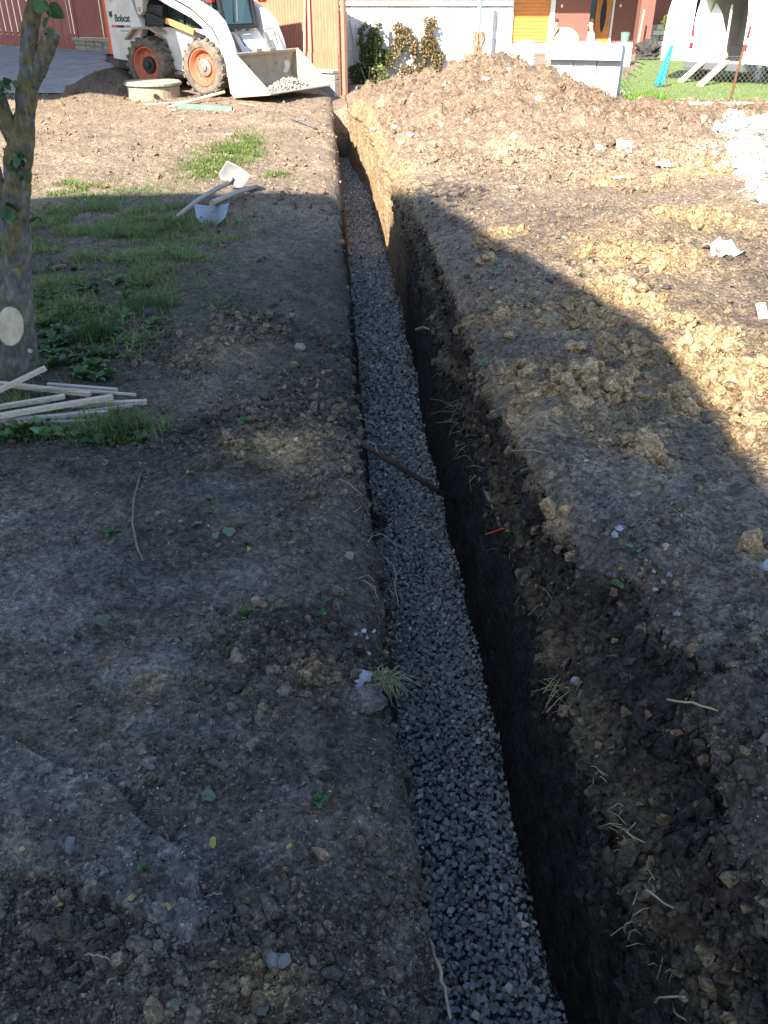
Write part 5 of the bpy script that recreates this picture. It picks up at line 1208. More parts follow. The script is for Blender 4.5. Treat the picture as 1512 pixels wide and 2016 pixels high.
def scrap(px, py, w_, l, col, lab, z0, tilt, name='scrap', m=None, cat='scrap', crumple=.0):
    c = on(px, py, z0); b = MB(); n_ = 7; v = []
    for j in range(n_):
        for i in range(n_):
            u_, q_ = i / (n_ - 1) - .5, j / (n_ - 1) - .5; ed = 1 + .10 * crumple * math.sin(9 * u_ + 7 * q_ + px)
            v.append((u_ * w_ * ed, q_ * l * ed, crumple * w_ * .16 * (math.sin(u_ * 7 + px) * math.cos(q_ * 8 + py) + .6 * math.sin(13 * u_ * q_ + 5 * u_))))
    b.add(v, [(j * n_ + i, j * n_ + i + 1, (j + 1) * n_ + i + 1, (j + 1) * n_ + i) for j in range(n_ - 1) for i in range(n_ - 1)])
    o = b.build(name, m or M_TILE, smooth=crumple > 0); so = o.modifiers.new('thick', 'SOLIDIFY'); so.thickness = .012
    o.location = c + Vector((0, 0, .012 + abs(math.sin(tilt[0])) * l * .22)); o.rotation_euler = tilt; o.scale = (.75, .75, .75)
    return tagged(o, lab, cat)
scrap(1228, 296, .20, .19, None, 'square white tile lying at the foot of the spoil heap', .3, (.7, .1, -.1), 'tile', cat='tile')
scrap(1308, 332, .26, .16, None, 'crumpled white scrap beside the square tile below the heap', .25, (.3, .1, .3), crumple=.8)
scrap(1421, 498, .22, .20, None, 'bright crumpled white bag on the clay lumps at the right', .3, (.25, -.1, .4), 'plastic_bag', crumple=1.0, cat='bag')
scrap(1215, 355, .14, .06, None, 'narrow white scrap on the flat soil below the heap', .2, (.1, 0, .2))
scrap(1010, 372, .10, .05, None, 'small white scrap in the sunlit soil near the shadow edge', .18, (.1, 0, .4))
scrap(999, 293, .18, .06, None, 'pale wood chip lying on the spoil heap slope', .3, (.2, .1, -.5), 'wood_chip', M_WOOD, 'wood')
scrap(452, 266, .14, .07, None, 'white crumpled scrap at the back of the sunlit grass patch', 0, (.2, 0, -.5), crumple=.6)
scrap(343, 219, .10, .07, None, 'white lump of plaster beside the green board', 0, (.2, 0, .2), 'plaster', crumple=.7)
scrap(360, 236, .06, .05, None, 'tiny white scrap on the bare sunlit soil', 0, (.4, 0, .2), crumple=.7)
scrap(1498, 625, .06, .10, None, 'pale sawn end of a stick in the clay lumps', .28, (.9, 0, .2), 'wood_chip', M_WOOD, 'wood')

# ================================================================== plants: grass, weeds, fallen leaves
def blades(pos, L_, wd, col, lean=.5, flop=0.0):
    n = len(pos); a0 = rng.random(n) * 6.283; ln = rng.random(n) ** .8 * lean; h = L_ * rng.uniform(.6, 1.15, n)
    dx, dy = np.cos(a0), np.sin(a0); sx, sy = -dy * wd / 2, dx * wd / 2
    def pt(f, k): return np.stack([pos[:, 0] + dx * h * ln * f ** 2 + sx * k, pos[:, 1] + dy * h * ln * f ** 2 + sy * k, pos[:, 2] + h * (f - flop * f * f * ln) - .005], 1)
    V_ = np.stack([pt(0, 1), pt(0, -1), pt(.5, .85), pt(.5, -.85), pt(1, 0)], 1).reshape(-1, 3)
    f = np.array([(0, 1, 3), (0, 3, 2), (2, 3, 4)])[None] + (np.arange(n) * 5)[:, None, None]
    return V_, f.reshape(-1, 3), np.repeat(col, 5, 0)
GR = mask_px([(120, 480, .55, 1.1, 1), (250, 470, .5, .7, .9), (300, 430, .4, .5, .8), (330, 520, .22, .3, .7), (180, 560, .4, .4, .8), (120, 640, .3, .35, 1), (200, 690, .22, .22, .9), (240, 850, .14, .12, .9), (150, 720, .3, .18, .9), (70, 600, .3, .4, .9), (120, 850, .25, .08, .7), (330, 590, .1, .12, .5), (60, 820, .15, .12, .5), (420, 610, .06, .1, .35)])
GR = GR * np.clip(.42 + 2.0 * n2(PX, PY, 3.5, 4, 140), 0, 1.4) * (PX < .05)
n = 34000; k = pick(GR * px2 ** .6, n); ps = P.reshape(-1, 3)[k] + np.concatenate([rng.normal(size=(n, 2)) * .008, np.zeros((n, 1))], 1)
cg = np.array([.12, .185, .05]) * rng.uniform(.6, 1.5, (n, 1)); y_k = rng.random(n) < .10; cg[y_k] = np.array([.19, .17, .07]) * rng.uniform(.7, 1.2, (y_k.sum(), 1))
hL = .045 + .06 * np.clip(n2(ps[:, 0], ps[:, 1], 4, 3, 141) + .4, 0, 1)
v1 = blades(ps, hL * rng.uniform(.6, 1.3, len(hL)), .0042, cg, 1.6, .4)
LP = mask_px([(450, 300, .28, .8, 1), (420, 330, .22, .5, .9), (490, 285, .15, .4, .6), (545, 345, .1, .2, .5)]) * np.clip(.5 + 1.6 * n2(PX, PY, 4, 4, 142), 0, 1.4) * (PX < .05)
LP = LP + mask_px([(100, 375, .5, .5, .5), (210, 385, .4, .3, .5)]) * np.clip(n2(PX, PY, 5, 3, 143), 0, 1)
n = 9000; k = pick(LP, n); ps = P.reshape(-1, 3)[k] + np.concatenate([rng.normal(size=(n, 2)) * .02, np.zeros((n, 1))], 1)
cg = np.array([.10, .17, .03]) * rng.uniform(.6, 1.4, (n, 1)); y_k = rng.random(n) < .2; cg[y_k] = np.array([.25, .22, .08])
v2 = blades(ps, np.full(n, .06), .007, cg, 1.6, .4)
def clump(px, py, n, r_, L_, col, z0=0, wd=.004, lean=.8):
    c = on(px, py, z0); q = rng.normal(size=(n, 2)) * r_; ps = np.stack([c.x + q[:, 0], c.y + q[:, 1], np.full(n, c.z)], 1)
    return blades(ps, np.full(n, L_), wd, np.array(col) * rng.uniform(.6, 1.4, (n, 1)), lean, .3)
parts = [v1, v2] + [clump(*a_) for a_ in ((190, 665, 260, .05, .13, (.035, .085, .02)), (270, 610, 150, .06, .11, (.05, .10, .03)), (325, 605, 70, .03, .09, (.045, .10, .025)), (240, 855, 260, .05, .11, (.05, .10, .03)), (285, 600, 100, .06, .08, (.06, .11, .03)), (345, 440, 120, .06, .08, (.05, .10, .02)), (420, 605, 30, .02, .05, (.06, .11, .03)), (480, 470, 40, .04, .07, (.14, .11, .06)), (590, 590, 30, .03, .06, (.15, .13, .07)), (455, 605, 25, .03, .04, (.06, .11, .03)))]
off = 0; VV, FF, TT = [], [], []
for a_, b_, c_ in parts: VV.append(a_); FF.append(b_ + off); TT.append(c_); off += len(a_)
tagged(np_mesh('grass', np.concatenate(VV), np.concatenate(FF), M_LEAF, np.concatenate(TT)), 'grass growing in patches on the left bank', 'grass', kind='stuff')
# far bright grass
n = 900; c0, c1 = G(1235, 205, -.02), G(1308, 208, -.02); u_ = rng.random(n); ps = np.outer(1 - u_, np.array(c0)) + np.outer(u_, np.array(c1)) + rng.normal(size=(n, 3)) * [.12, .25, 0]
v3 = blades(ps, np.full(n, .22), .018, np.array([.15, .26, .04]) * rng.uniform(.6, 1.3, (n, 1)), .5, .2)
tagged(np_mesh('grass', *v3[:2], M_LEAF, v3[2]), 'tall bright grass growing at the corner of the block pallet', 'grass', kind='stuff')
n = 7000; qx = rng.uniform(4.5, 24, n); qd = rng.uniform(21.6, 34, n); ps = np.stack([qx * RH.x + qd * FH.x, qx * RH.y + qd * FH.y, base_far(qx, qd) + .035], 1)
okk = inside(qx, qd, [Vector((a_, b_, 0)) for a_, b_ in [(4.8, 21.8), (30, 20.8), (40, 46), (11.5, 43), (8.8, 33), (6.2, 26)]]); ps = ps[okk]; n = len(ps)
v4 = blades(ps, np.full(n, .07), .03, np.array([.13, .20, .04]) * rng.uniform(.6, 1.4, (n, 1)), .6, .2)
tagged(np_mesh('lawn_grass', *v4[:2], M_LEAF, v4[2]), 'mown grass blades of the lawn around the van', 'grass', kind='stuff')

def leaf_strip(L_, w_, bend, curl=.25, seg=5, lob=0.0):
    v, f = [], []
    for i in range(seg + 1):
        t_ = i / seg; ww = w_ * math.sin(math.pi * min(1, .08 + .92 * t_) ** .8) ** .8 * (1 + lob * math.sin(t_ * 21)); x_ = L_ * (t_ - .18 * bend * t_ * t_); z_ = L_ * bend * (t_ - 1.15 * t_ * t_)
        v += [(x_, -ww, z_ + curl * ww), (x_, 0, z_), (x_, ww, z_ + curl * ww)]
    for i in range(seg):
        for j in (0, 1): a_ = i * 3 + j; f += [(a_, a_ + 1, a_ + 4), (a_, a_ + 4, a_ + 3)]
    return np.array(v), np.array(f)
def rosette(c, n, L_, w_, col, bend=.6, up=.4, lob=0.0):
    VV, FF, TT, off = [], [], [], 0
    for i in range(n):
        a0 = i * 2.4 + rnd.uniform(-.3, .3); l = L_ * rnd.uniform(.6, 1.1); v, f = leaf_strip(l, w_ * rnd.uniform(.8, 1.2), bend * rnd.uniform(.6, 1.3), lob=lob)
        up_ = up * rnd.uniform(.3, 1.4); cz, sz = math.cos(up_), math.sin(up_); v = np.stack([v[:, 0] * cz - v[:, 2] * sz * .3, v[:, 1], v[:, 0] * sz + v[:, 2] * cz], 1)
        ca, sa = math.cos(a0), math.sin(a0); v = np.stack([v[:, 0] * ca - v[:, 1] * sa, v[:, 0] * sa + v[:, 1] * ca, v[:, 2]], 1)
        VV.append(v); FF.append(f + off); off += len(v); TT.append(np.tile(np.array(col) * rnd.uniform(.7, 1.3), (len(v), 1)))
    return np.concatenate(VV), np.concatenate(FF), np.concatenate(TT)
def weed(px, py, n, L_, w_, col, lab, grp, bend=.6, up=.5, z0=0, lob=0.0, lift=0.0):
    c = on(px, py, z0); v, f, t_ = rosette(c, n, L_, w_, col, bend, up, lob)
    o = np_mesh('weed_plant', v, f, M_LEAF, t_, smooth=True); o.location = (c.x, c.y, c.z + lift); return tagged(o, lab, 'weed', grp)
WG, WGR = 'leafy green weed in the grass between the tree and the bare soil', 'leafy weeds near the tree'
for i in range(130):
    px, py = rnd.choice(((rnd.uniform(75, 300), rnd.uniform(560, 745)), (rnd.uniform(70, 260), rnd.uniform(630, 755)), (rnd.uniform(75, 280), rnd.uniform(520, 660)), (rnd.uniform(0, 290), rnd.uniform(835, 875))))
    if px > 310 - (py - 560) * .2 and py < 800: continue
    weed(px, py, rnd.randint(6, 11), rnd.uniform(.045, .085), rnd.uniform(.010, .020), np.array([.05, .105, .03]) * rnd.uniform(.7, 1.4), WG, WGR, up=rnd.uniform(.4, 1.0))
for px, py, n, L_, w_, lab in ((45, 850, 9, .13, .032, 'broad dock plant with drooping leaves beside the lath pile'), (95, 865, 6, .10, .024, 'smaller broad-leaved weed in front of the lowest laths'), (80, 812, 4, .09, .022, 'pale green dock leaf poking up between the laths'), (200, 870, 6, .08, .02, 'broad-leaved weed at the edge of the grass clump past the laths'), (185, 725, 9, .11, .022, 'bright lobed weed growing behind the laths'), (165, 745, 6, .08, .02, 'bright weed with pointed leaves among the lath ends'), (228, 560, 7, .10, .016, 'tall pointed weed above the grass hummock'), (300, 640, 5, .09, .02, 'single upright dock leaf at the edge of the bare clods')):
    weed(px, py, n, L_, w_, np.array([.075, .15, .04]) * rnd.uniform(.8, 1.2), lab, None, up=.6, lob=.15)
for px, py, n, L_, w_, lab in ((628, 1578, 8, .03, .008, 'small bright green seedling cluster on the left bank near the trench'), (215, 1052, 6, .045, .011, 'small two-leaved weed beside the thin bent twig'), (412, 985, 8, .03, .006, 'feathery little weed above the torn leaves'), (485, 1215, 7, .06, .010, 'wilting green seedling with a long stem in the crumbs'), (630, 1215, 5, .04, .007, 'thin dark seedling near the pale stone flakes'), (480, 832, 5, .05, .014, 'little weed in the clods beyond the tan clay'), (655, 690, 6, .05, .012, 'small weed on the bank beside the pinkish stone'), (285, 1715, 7, .03, .006, 'dark little weed on the cracked crust'), (683, 620, 6, .05, .008, 'pale weed rooted in the lip of the trench'), (430, 460, 6, .06, .012, 'low weed behind the upside-down shovel'), (640, 1185, 4, .03, .006, 'tiny green sprout on the bank above the roots')):
    weed(px, py, n, L_, w_, np.array([.065, .12, .042]) * rnd.uniform(.8, 1.3), lab, None, up=.8)
for px, py, n, L_, w_, z0, lab in ((950, 718, 8, .05, .008, .2, 'small feathery weed on the lip of the far bank'), (1252, 1083, 4, .04, .010, .28, 'small torn green leaf sprig between the pale stones'), (1212, 1160, 7, .035, .009, .2, 'green lobed weed drooping over the gouged edge of the right bank'), (1140, 545, 6, .05, .007, .3, 'tiny grassy weed in the shaded clay'), (975, 545, 8, .07, .006, .2, 'thin grassy weed beside the shaded clay lumps')):
    weed(px, py, n, L_, w_, np.array([.10, .19, .07]), lab, None, up=.35, z0=z0, lob=.2)
def fallen(px, py, s_, col, lab, grp=None, z0=0.0, lobed=True):
    c = on(px, py, z0); n_ = 15; v = [(0, 0, .18 * s_)]
    for i in range(n_):
        a0 = 2 * math.pi * i / n_; r_ = s_ * ((.62 + .38 * abs(math.cos(2.5 * a0))) if lobed else (.55 + .35 * abs(math.cos(a0)))) * rnd.uniform(.85, 1.1); v.append((r_ * math.cos(a0), r_ * .8 * math.sin(a0), s_ * (.12 + .22 * math.sin(2 * a0 + px) + rnd.uniform(-.05, .05))))
    f = [(0, 1 + i, 1 + (i + 1) % n_) for i in range(n_)]
    o = np_mesh('fallen_leaf', np.array(v), np.array(f), M_LEAF, np.tile(np.array(col), (len(v), 1)), smooth=True); o.location = (c.x, c.y, c.z + .25 * s_); o.rotation_euler = (rnd.uniform(-.3, .3), rnd.uniform(-.3, .3), rnd.random() * 6)
    return tagged(o, lab, 'leaf', grp)
GL, YL, BL = (.105, .145, .09), (.42, .32, .08), (.17, .11, .065)
for px, py, s_, lab in ((205, 1223, .030, 'green lobed leaf lying flat beside a curled brown one'), (388, 1035, .022, 'pale folded green leaf at the edge of the torn leaf group'), (452, 1050, .028, 'larger blue-green leaf of the torn leaf group'), (425, 1056, .02, 'small dark green leaf in the torn leaf group'), (367, 1143, .02, 'crumpled grey-green leaf in bare soil'), (535, 1180, .018, 'green leaf beside the wilting seedling'), (478, 1260, .016, 'green leaf at the foot of the wilting seedling'), (412, 1572, .022, 'torn grey-green leaf strip on the trodden soil'), (343, 1982, .015, 'pale yellow-green leaf scrap on the dark crumbs'), (138, 1357, .010, 'tiny pale green leaf bit beside the pale dust'), (90, 1415, .012, 'yellowish green leaf curl near the crust edge'), (554, 1005, .012, 'small green leaf with a white root on the bank')):
    fallen(px, py, s_, np.array(GL) * rnd.uniform(.8, 1.3), lab)
for px, py in ((60, 900), (370, 930), (262, 1768), (325, 1788), (115, 1780), (420, 1660), (570, 1668), (70, 568), (320, 505), (376, 640), (262, 665), (359, 672), (250, 590), (380, 715), (490, 1082)):
    fallen(px, py, rnd.uniform(.008, .015), np.array(YL) * rnd.uniform(.8, 1.2), 'small curled yellow leaf lying on the left bank', 'yellow leaves on the left bank', lobed=False)
for px, py in ((105, 1220), (240, 1218), (200, 1298), (215, 1298), (60, 990), (335, 1262), (440, 1220), (355, 1408), (165, 1500), (120, 1443), (365, 970), (430, 1075), (52, 1243), (255, 1545), (170, 1155)):
    fallen(px, py, rnd.uniform(.010, .020), np.array(BL) * rnd.uniform(.7, 1.2), 'small curled dead brown leaf on the trodden soil', 'brown leaves on the left bank', lobed=False)
fallen(1221, 1122, .012, (.40, .2, .05), 'small orange leaf on the lip above the drooping weed', None, .28, False)

# ================================================================== twigs, straw, roots
M_TWIG = mat('twig', (.17, .125, .09), .9, var=.3, scale=40); M_STRAW = mat('straw', (.30, .24, .14), .8, var=.25, scale=30); M_ROOT = mat('root', (.27, .20, .14), .85, var=.3, scale=40)
def wig(pts, j, n=4):
    out = []
    for a_, b_ in zip(pts, pts[1:]):
        for i in range(n): out.append(a_.lerp(b_, i / n) + Vector((rnd.uniform(-j, j), rnd.uniform(-j, j), rnd.uniform(-j, j) * .5)))
    return out + [pts[-1]]
tw = [on(278, 938) + Vector((0, 0, .012)), on(265, 985) + Vector((0, 0, .014)), on(262, 1040) + Vector((0, 0, .014)), on(270, 1080) + Vector((0, 0, .012)), on(282, 1108) + Vector((0, 0, .008))]
tagged(MB().tube(wig(tw, .002, 3), [.0028] * 4 + [.0035] * 9, 6).build('twig', M_TWIG, smooth=True), 'long thin bent twig lying on the trodden soil', 'twig')
for px0, py0, px1, py1, z0, r_, m_, lab in ((1310, 1393, 1412, 1408, .1, .0026, M_STRAW, 'pale dry split stalk jutting from the gouged right bank'), (245, 1270, 262, 1310, 0, .0012, M_TWIG, 'hair-thin dark twig on the trodden soil'), (170, 1888, 220, 1898, 0, .0012, M_STRAW, 'pale curled rootlet on the dark crumbs'), (205, 1955, 232, 1930, 0, .0012, M_STRAW, 'pale hooked rootlet near the bottom crumbs'), (405, 1775, 440, 1768, 0, .0011, M_STRAW, 'fine pale straw beside the crust tip'), (1008, 890, 1070, 898, .25, .002, M_STRAW, 'thin curved straw on the clayey lip of the right bank'), (1262, 370, 1285, 355, .2, .008, M_TWIG, 'short dark stick on the sunlit soil under the heap'), (1030, 775, 1060, 768, .28, .0015, M_STRAW, 'fine straw across the shaded right bank'), (470, 205, 505, 212, 0, .008, M_WOOD, 'thin pale strip of wood near the green board')):
    a, b = on(px0, py0, z0) + Vector((0, 0, .012)), on(px1, py1, z0) + Vector((0, 0, .012)); m = (a + b) / 2 + Vector((0, 0, .008))
    tagged(MB().tube(wig([a, m, b], .0025, 3), r_, 5).build('twig', m_, smooth=True), lab, 'twig')
def wallpt(px, py, x):
    d = ray(px, py); return CAM + d * ((x - CAM.x) / d.x)
def surf_x(y, z, left=False):
    r_ = int(np.argmin(np.abs(Yr - y)))
    return float(np.interp(z, Sz[r_], Sx[r_])) if not left else float(np.interp(-z, -Wz[r_], Wx[r_]))
def onwall(px, py):
    x = .58
    for _ in range(8):
        q = wallpt(px, py, x); x = .5 * x + .5 * surf_x(q.y, q.z)
    return wallpt(px, py, x)
def onleft(px, py):
    x = .12
    for _ in range(8):
        q = wallpt(px, py, x); x = .5 * x + .5 * surf_x(q.y, min(q.z, -.05), True)
    q = wallpt(px, py, x)
    return q if -.8 < q.z < -.03 and x > .04 else on(px, py) + Vector((0, 0, .005))
# dry grass along the buried turf line of the right bank
st = MB()
for px, py, n_, L_ in ((871, 700, 6, .09), (880, 740, 8, .08), (905, 800, 14, .13), (915, 830, 16, .16), (930, 860, 10, .13), (925, 900, 8, .12), (945, 930, 8, .08), (990, 1090, 6, .07), (1010, 1040, 4, .06), (1040, 1160, 6, .08), (1075, 1190, 5, .09), (1095, 1330, 10, .10), (1110, 1360, 14, .11), (1100, 1390, 10, .1), (1130, 1350, 6, .07), (1180, 1520, 8, .06), (1215, 1590, 10, .06), (1240, 1640, 14, .07), (1245, 1670, 14, .06), (1275, 1720, 10, .05), (1265, 1780, 6, .06), (1255, 1820, 8, .07), (1275, 1850, 4, .05), (1290, 1890, 6, .04), (1330, 1925, 5, .05), (830, 600, 5, .1), (845, 560, 5, .09), (820, 480, 6, .1), (870, 655, 4, .08)):
    for _ in range(n_):
        q = onwall(px + rnd.uniform(-16, 16), py + rnd.uniform(-16, 16)); d_ = Vector((-rnd.uniform(.1, 1), rnd.uniform(-1, 1), rnd.uniform(-.9, .6))).normalized(); l = L_ * rnd.uniform(.2, 1.0) ** 1.3
        if rnd.random() < .35: continue
        st.tube([q - d_ * .01, q + d_ * l * .5 + Vector((0, 0, .005)), q + d_ * l + Vector((0, 0, -.012))], [.0011, .0010, .0006], 4)
tagged(st.build('straw', M_STRAW), 'dry grass stalks sticking out of the buried turf line of the right bank', 'straw', kind='stuff')
for px0, py0, px1, py1, lab, m_ in ((1285, 1750, 1390, 1812, 'long thin root arching from the dark right wall', M_ROOT), (1030, 1212, 1078, 1190, 'short pale broken root in the shaded right wall', M_ROOT), (1240, 1838, 1278, 1808, 'pale straight splinter of wood low in the right wall', M_STRAW), (1245, 1632, 1288, 1664, 'pale straight stalk high in the dark right wall', M_STRAW), (935, 970, 942, 935, 'thin stalk beside the slab in the right wall', M_STRAW), (1300, 1975, 1362, 1962, 'yellowish root at the foot of the near right wall', M_STRAW), (1340, 1985, 1385, 2016, 'thin drooping rootlet in the near right wall', M_ROOT)):
    a, b = onwall(px0, py0), onwall(px1, py1); a.x -= .012; b.x -= .012; m = (a + b) / 2 + Vector((-.02, 0, .01))
    tagged(MB().tube(wig([a, m, b], .002, 3), .0022, 5).build('root', m_, smooth=True), lab, 'root')
# roots hanging from the left bank
for i, (pl, lab) in enumerate((([(705, 1052), (722, 1050), (735, 1048), (760, 1042), (766, 1030)], 'branched pale root reaching out of the left bank over the gravel'), ([(718, 1070), (726, 1058), (745, 1055), (757, 1062), (772, 1078)], 'forked root just below the branched pale root'), ([(717, 1078), (738, 1088), (743, 1102)], 'short crooked root below the forked one'), ([(754, 1103), (768, 1118), (772, 1140), (770, 1168), (776, 1190)], 'longest dangling root hanging straight down the left wall'), ([(700, 1143), (717, 1134), (731, 1144)], 'small arched root on the left bank'), ([(708, 1146), (727, 1158), (735, 1180), (742, 1198)], 'brown root bending down to the gravel edge'), ([(745, 1153), (760, 1165), (768, 1172)], 'fine root beside the longest dangling one'), ([(697, 825), (720, 832), (738, 843)], 'pale straw stalk poking out over the old pipe'), ([(700, 870), (715, 868), (732, 880), (738, 898)], 'curved pale root above the old pipe end'), ([(662, 945), (685, 958), (708, 980)], 'pair of pale stalks on the left bank below the pipe'), ([(690, 1012), (706, 1002)], 'short pale straw on the left lip'), ([(820, 1840), (838, 1865), (850, 1900), (862, 1950), (874, 2010)], 'thick root running down the near left wall'))):
    pts = [onleft(*q) for q in pl]; pts = [q + Vector((.012, 0, .004)) for q in pts]
    r0 = .0022 if i < 11 else .0055
    tagged(MB().tube(wig(pts, .003, 3), [r0 * (1 - .5 * k / (len(pts) * 3)) for k in range((len(pts) - 1) * 3 + 1)], 5).build('root', M_ROOT if i < 7 or i == 11 else M_STRAW, smooth=True), lab, 'root')
# old pipe across the trench, slab and scraps in the right wall
a, b = G(713, 873, -.10), wallpt(902, 992, .575)
dbg('pipe', a, b); dv_ = (b - a).normalized(); pipe = empty('old_pipe', a, 0, 'rusty brown old pipe crossing the trench above the gravel', 'pipe')
MB().tube([-dv_ * .08, (b - a) * .3, (b - a) * .62, (b - a) + dv_ * .06], .0125, 12).build('barrel', mat('old_pipe', (.075, .05, .038), .85, var=.4, scale=40, bump=.002), pipe, smooth=True)
MB().tube([(b - a) * .60, (b - a) * .63], .0155, 12).build('joint', MATS['old_pipe'], pipe)
q0, q1 = onwall(944, 938), onwall(984, 1022)
sl = empty('buried_slab', q1, 0, 'dark slab with a pale broken edge sticking out of the right wall', 'slab'); e_ = q0 - q1
MB().add([(0, 0, 0), e_, e_ + Vector((.16, .02, .01)), Vector((.16, -.02, .0)), Vector((0, -.0, -.035)), e_ + Vector((0, 0, -.035)), e_ + Vector((.16, .02, -.025)), Vector((.16, -.02, -.035))], [(0, 1, 2, 3), (7, 6, 5, 4), (0, 4, 5, 1), (1, 5, 6, 2), (2, 6, 7, 3), (3, 7, 4, 0)]).build('slab', mat('slab_dark', (.10, .085, .075), .9, var=.35, scale=30, bump=.003), sl)
MB().bar(e_ * .02 + Vector((-.003, 0, -.004)), e_ * .98 + Vector((-.003, 0, -.004)), .006, .009).build('broken_edge', mat('slab_edge', (.25, .23, .22), .9, var=.3, scale=40), sl)
q = onwall(1140, 1342); o = np_mesh('stone', hull_base(18, 71, (.5, .45, 1))[0] * .032, hull_base(18, 71, (.5, .45, 1))[1], M_GRAV, np.tile(np.array([.20, .20, .21]), (len(hull_base(18, 71, (.5, .45, 1))[0]), 1))); o.location = q + Vector((-.008, 0, 0)); o.rotation_euler = (.3, -.3, .2)
tagged(o, 'elongated grey stone sticking out of the gouged right wall', 'stone')
a, b = onwall(966, 1052), onwall(996, 1040); a.x -= .02; b.x -= .01
tagged(MB().tube([a, (a + b) / 2, b], .003, 5).build('plastic_strip', mat('orange_plastic', (.65, .14, .04), .5)), 'small orange plastic strip under the slab in the right wall', 'strip')
q = onwall(845, 650); scr = MB(); v_ = [(0, 0, 0), (.05, .02, .012), (.09, .0, .0), (.12, .03, -.02), (.07, .05, -.012), (.02, .035, -.01)]
o = scr.add([(x_ - .09, y_, z_) for x_, y_, z_ in v_] + [(x_ - .09, y_, z_ + .012) for x_, y_, z_ in v_], [(5, 4, 3, 2, 1, 0), (6, 7, 8, 9, 10, 11)] + [(i, (i + 1) % 6, 6 + (i + 1) % 6, 6 + i) for i in range(6)]).build('bark_piece', mat('bark_piece', (.36, .30, .24), .9, var=.2, scale=40)); o.location = q
tagged(o, 'pale torn piece of bark caught on the right wall', 'bark')
# turf clump overhanging the left lip
c = on(722, 1385); tv, tf = lump_base(4, 91, .22, .5); tv = tv * [.055, .045, .045]
tc_ = empty('turf_clump', c + Vector((0, 0, .0)), 0, 'clump of turf with limp yellow-green grass overhanging the trench edge', 'turf')
np_mesh('soil', tv + np.array([.0, .0, .012]), tf, M_SOIL, np.tile(np.array([.10, .085, .072]), (len(tv), 1)), smooth=True, parent=tc_)
tbs = [MB(), MB()]; g0 = on(735, 1345) - c
for k in range(105):
    tb_ = tbs[k % 2]
    s0 = g0 + Vector((rnd.uniform(-.035, .05), rnd.gauss(0, .012), .010)); l = rnd.uniform(.03, .11) ; a0 = rnd.choice((rnd.uniform(-1.9, -.9), rnd.gauss(-.1, .45), rnd.uniform(-3, 3)))
    d_ = Vector((math.cos(a0), math.sin(a0) * .8, 0)); k_ = rnd.uniform(.2, .9)
    tb_.tube([s0, s0 + d_ * l * .5 + Vector((0, 0, .02)), s0 + d_ * l + Vector((0, 0, .01 - .05 * k_))], [.0011, .0012, .0005], 4)
tbs[0].build('grass_blades', mat('limp_grass', (.15, .20, .085), .7, var=.4, scale=60), tc_)
tbs[1].build('dead_blades', mat('dead_grass', (.26, .21, .12), .8, var=.35, scale=60), tc_)

# ================================================================== shovels
M_SHOV = mat('galvanised_blade', (.30, .31, .34), .45, metal=.55, var=.18, scale=14)
def blade_patch(nl, nr, fl, fr, bulge, rounded, name, parent, org, m):
    b = MB(); n_, k_ = 13, 11; nrm = (nr - nl).cross(fl - nl).normalized()
    v = []
    for j in range(k_):
        t_ = j / (k_ - 1)
        for i in range(n_):
            s_ = i / (n_ - 1); cut = 1 - rounded * (1 - t_) ** 2 * .0
            wv = (s_ - .5) * (1 - (rounded * max(0, (t_ - .55) / .45) ** 2 if rounded > 0 else -rounded * max(0, (.35 - t_) / .35) ** 2)) + .5
            q = nl.lerp(nr, wv).lerp(fl.lerp(fr, wv), t_); v.append(q + nrm * bulge * (4 * (s_ - .5) ** 2 - 1 + .5 * (t_ - .5) ** 2) - org)
    b.add(v, [(j * n_ + i, j * n_ + i + 1, (j + 1) * n_ + i + 1, (j + 1) * n_ + i) for j in range(k_ - 1) for i in range(n_ - 1)])
    o = b.build(name, m, parent, smooth=True); so = o.modifiers.new('thick', 'SOLIDIFY'); so.thickness = .004; return o
def PZ_(px, py, z): return G(px, py, z)
A0 = G(345, 431, .03); nl, nr, fl, fr = G(424, 350, .14), G(477, 377, .04), G(447, 316, .30), G(494, 346, .18)
s1 = empty('shovel', (A0.x, A0.y, 0), 0, 'shovel with pale scoop blade turned up in the sunlight', 'shovel'); o0 = Vector((A0.x, A0.y, 0))
blade_patch(nl, nr, fl, fr, .03, -.5, 'blade', s1, o0, mat('mortar_blade', (.22, .215, .21), .7, metal=.1, var=.2, scale=12))
sk = nl.lerp(nr, .5).lerp(fl.lerp(fr, .5), .35); mid_ = nl.lerp(nr, .5)
MB().tube([A0 - o0, A0.lerp(mid_, .35) - o0 + Vector((0, 0, .03)), A0.lerp(mid_, .75) - o0 + Vector((0, 0, .03)), mid_ - o0 + Vector((0, 0, .015))], [.019, .02, .021, .022], 10).build('handle', M_GREYWOOD, s1, smooth=True)
MB().tube([mid_ - o0 + Vector((0, 0, .01)), sk - o0 + Vector((0, 0, .012))], [.024, .012], 10).build('socket', M_SHOV, s1, smooth=True)
nl, nr, fl, fr = G(382, 402, .11), G(451, 401, .11), G(388, 444, .012), G(440, 444, .012)
B0 = G(418, 398, .135); B1 = G(506, 367, .03); o0 = Vector((B0.x, B0.y, 0))
s2 = empty('shovel', o0, 0, 'upside-down grey shovel blade with its handle pointing away under the other shovel', 'shovel')
bl = blade_patch(nl, nr, fl, fr, -.022, .55, 'blade', s2, o0, M_SHOV)
MB().tube([B0 - o0 + Vector((0, -.02, 0)), B0.lerp(B1, .5) - o0 + Vector((0, 0, .01)), B1 - o0], [.022, .021, .019], 10).build('handle', M_GREYWOOD, s2, smooth=True)
tp_ = nl.lerp(nr, .5).lerp(fl.lerp(fr, .5), .75)
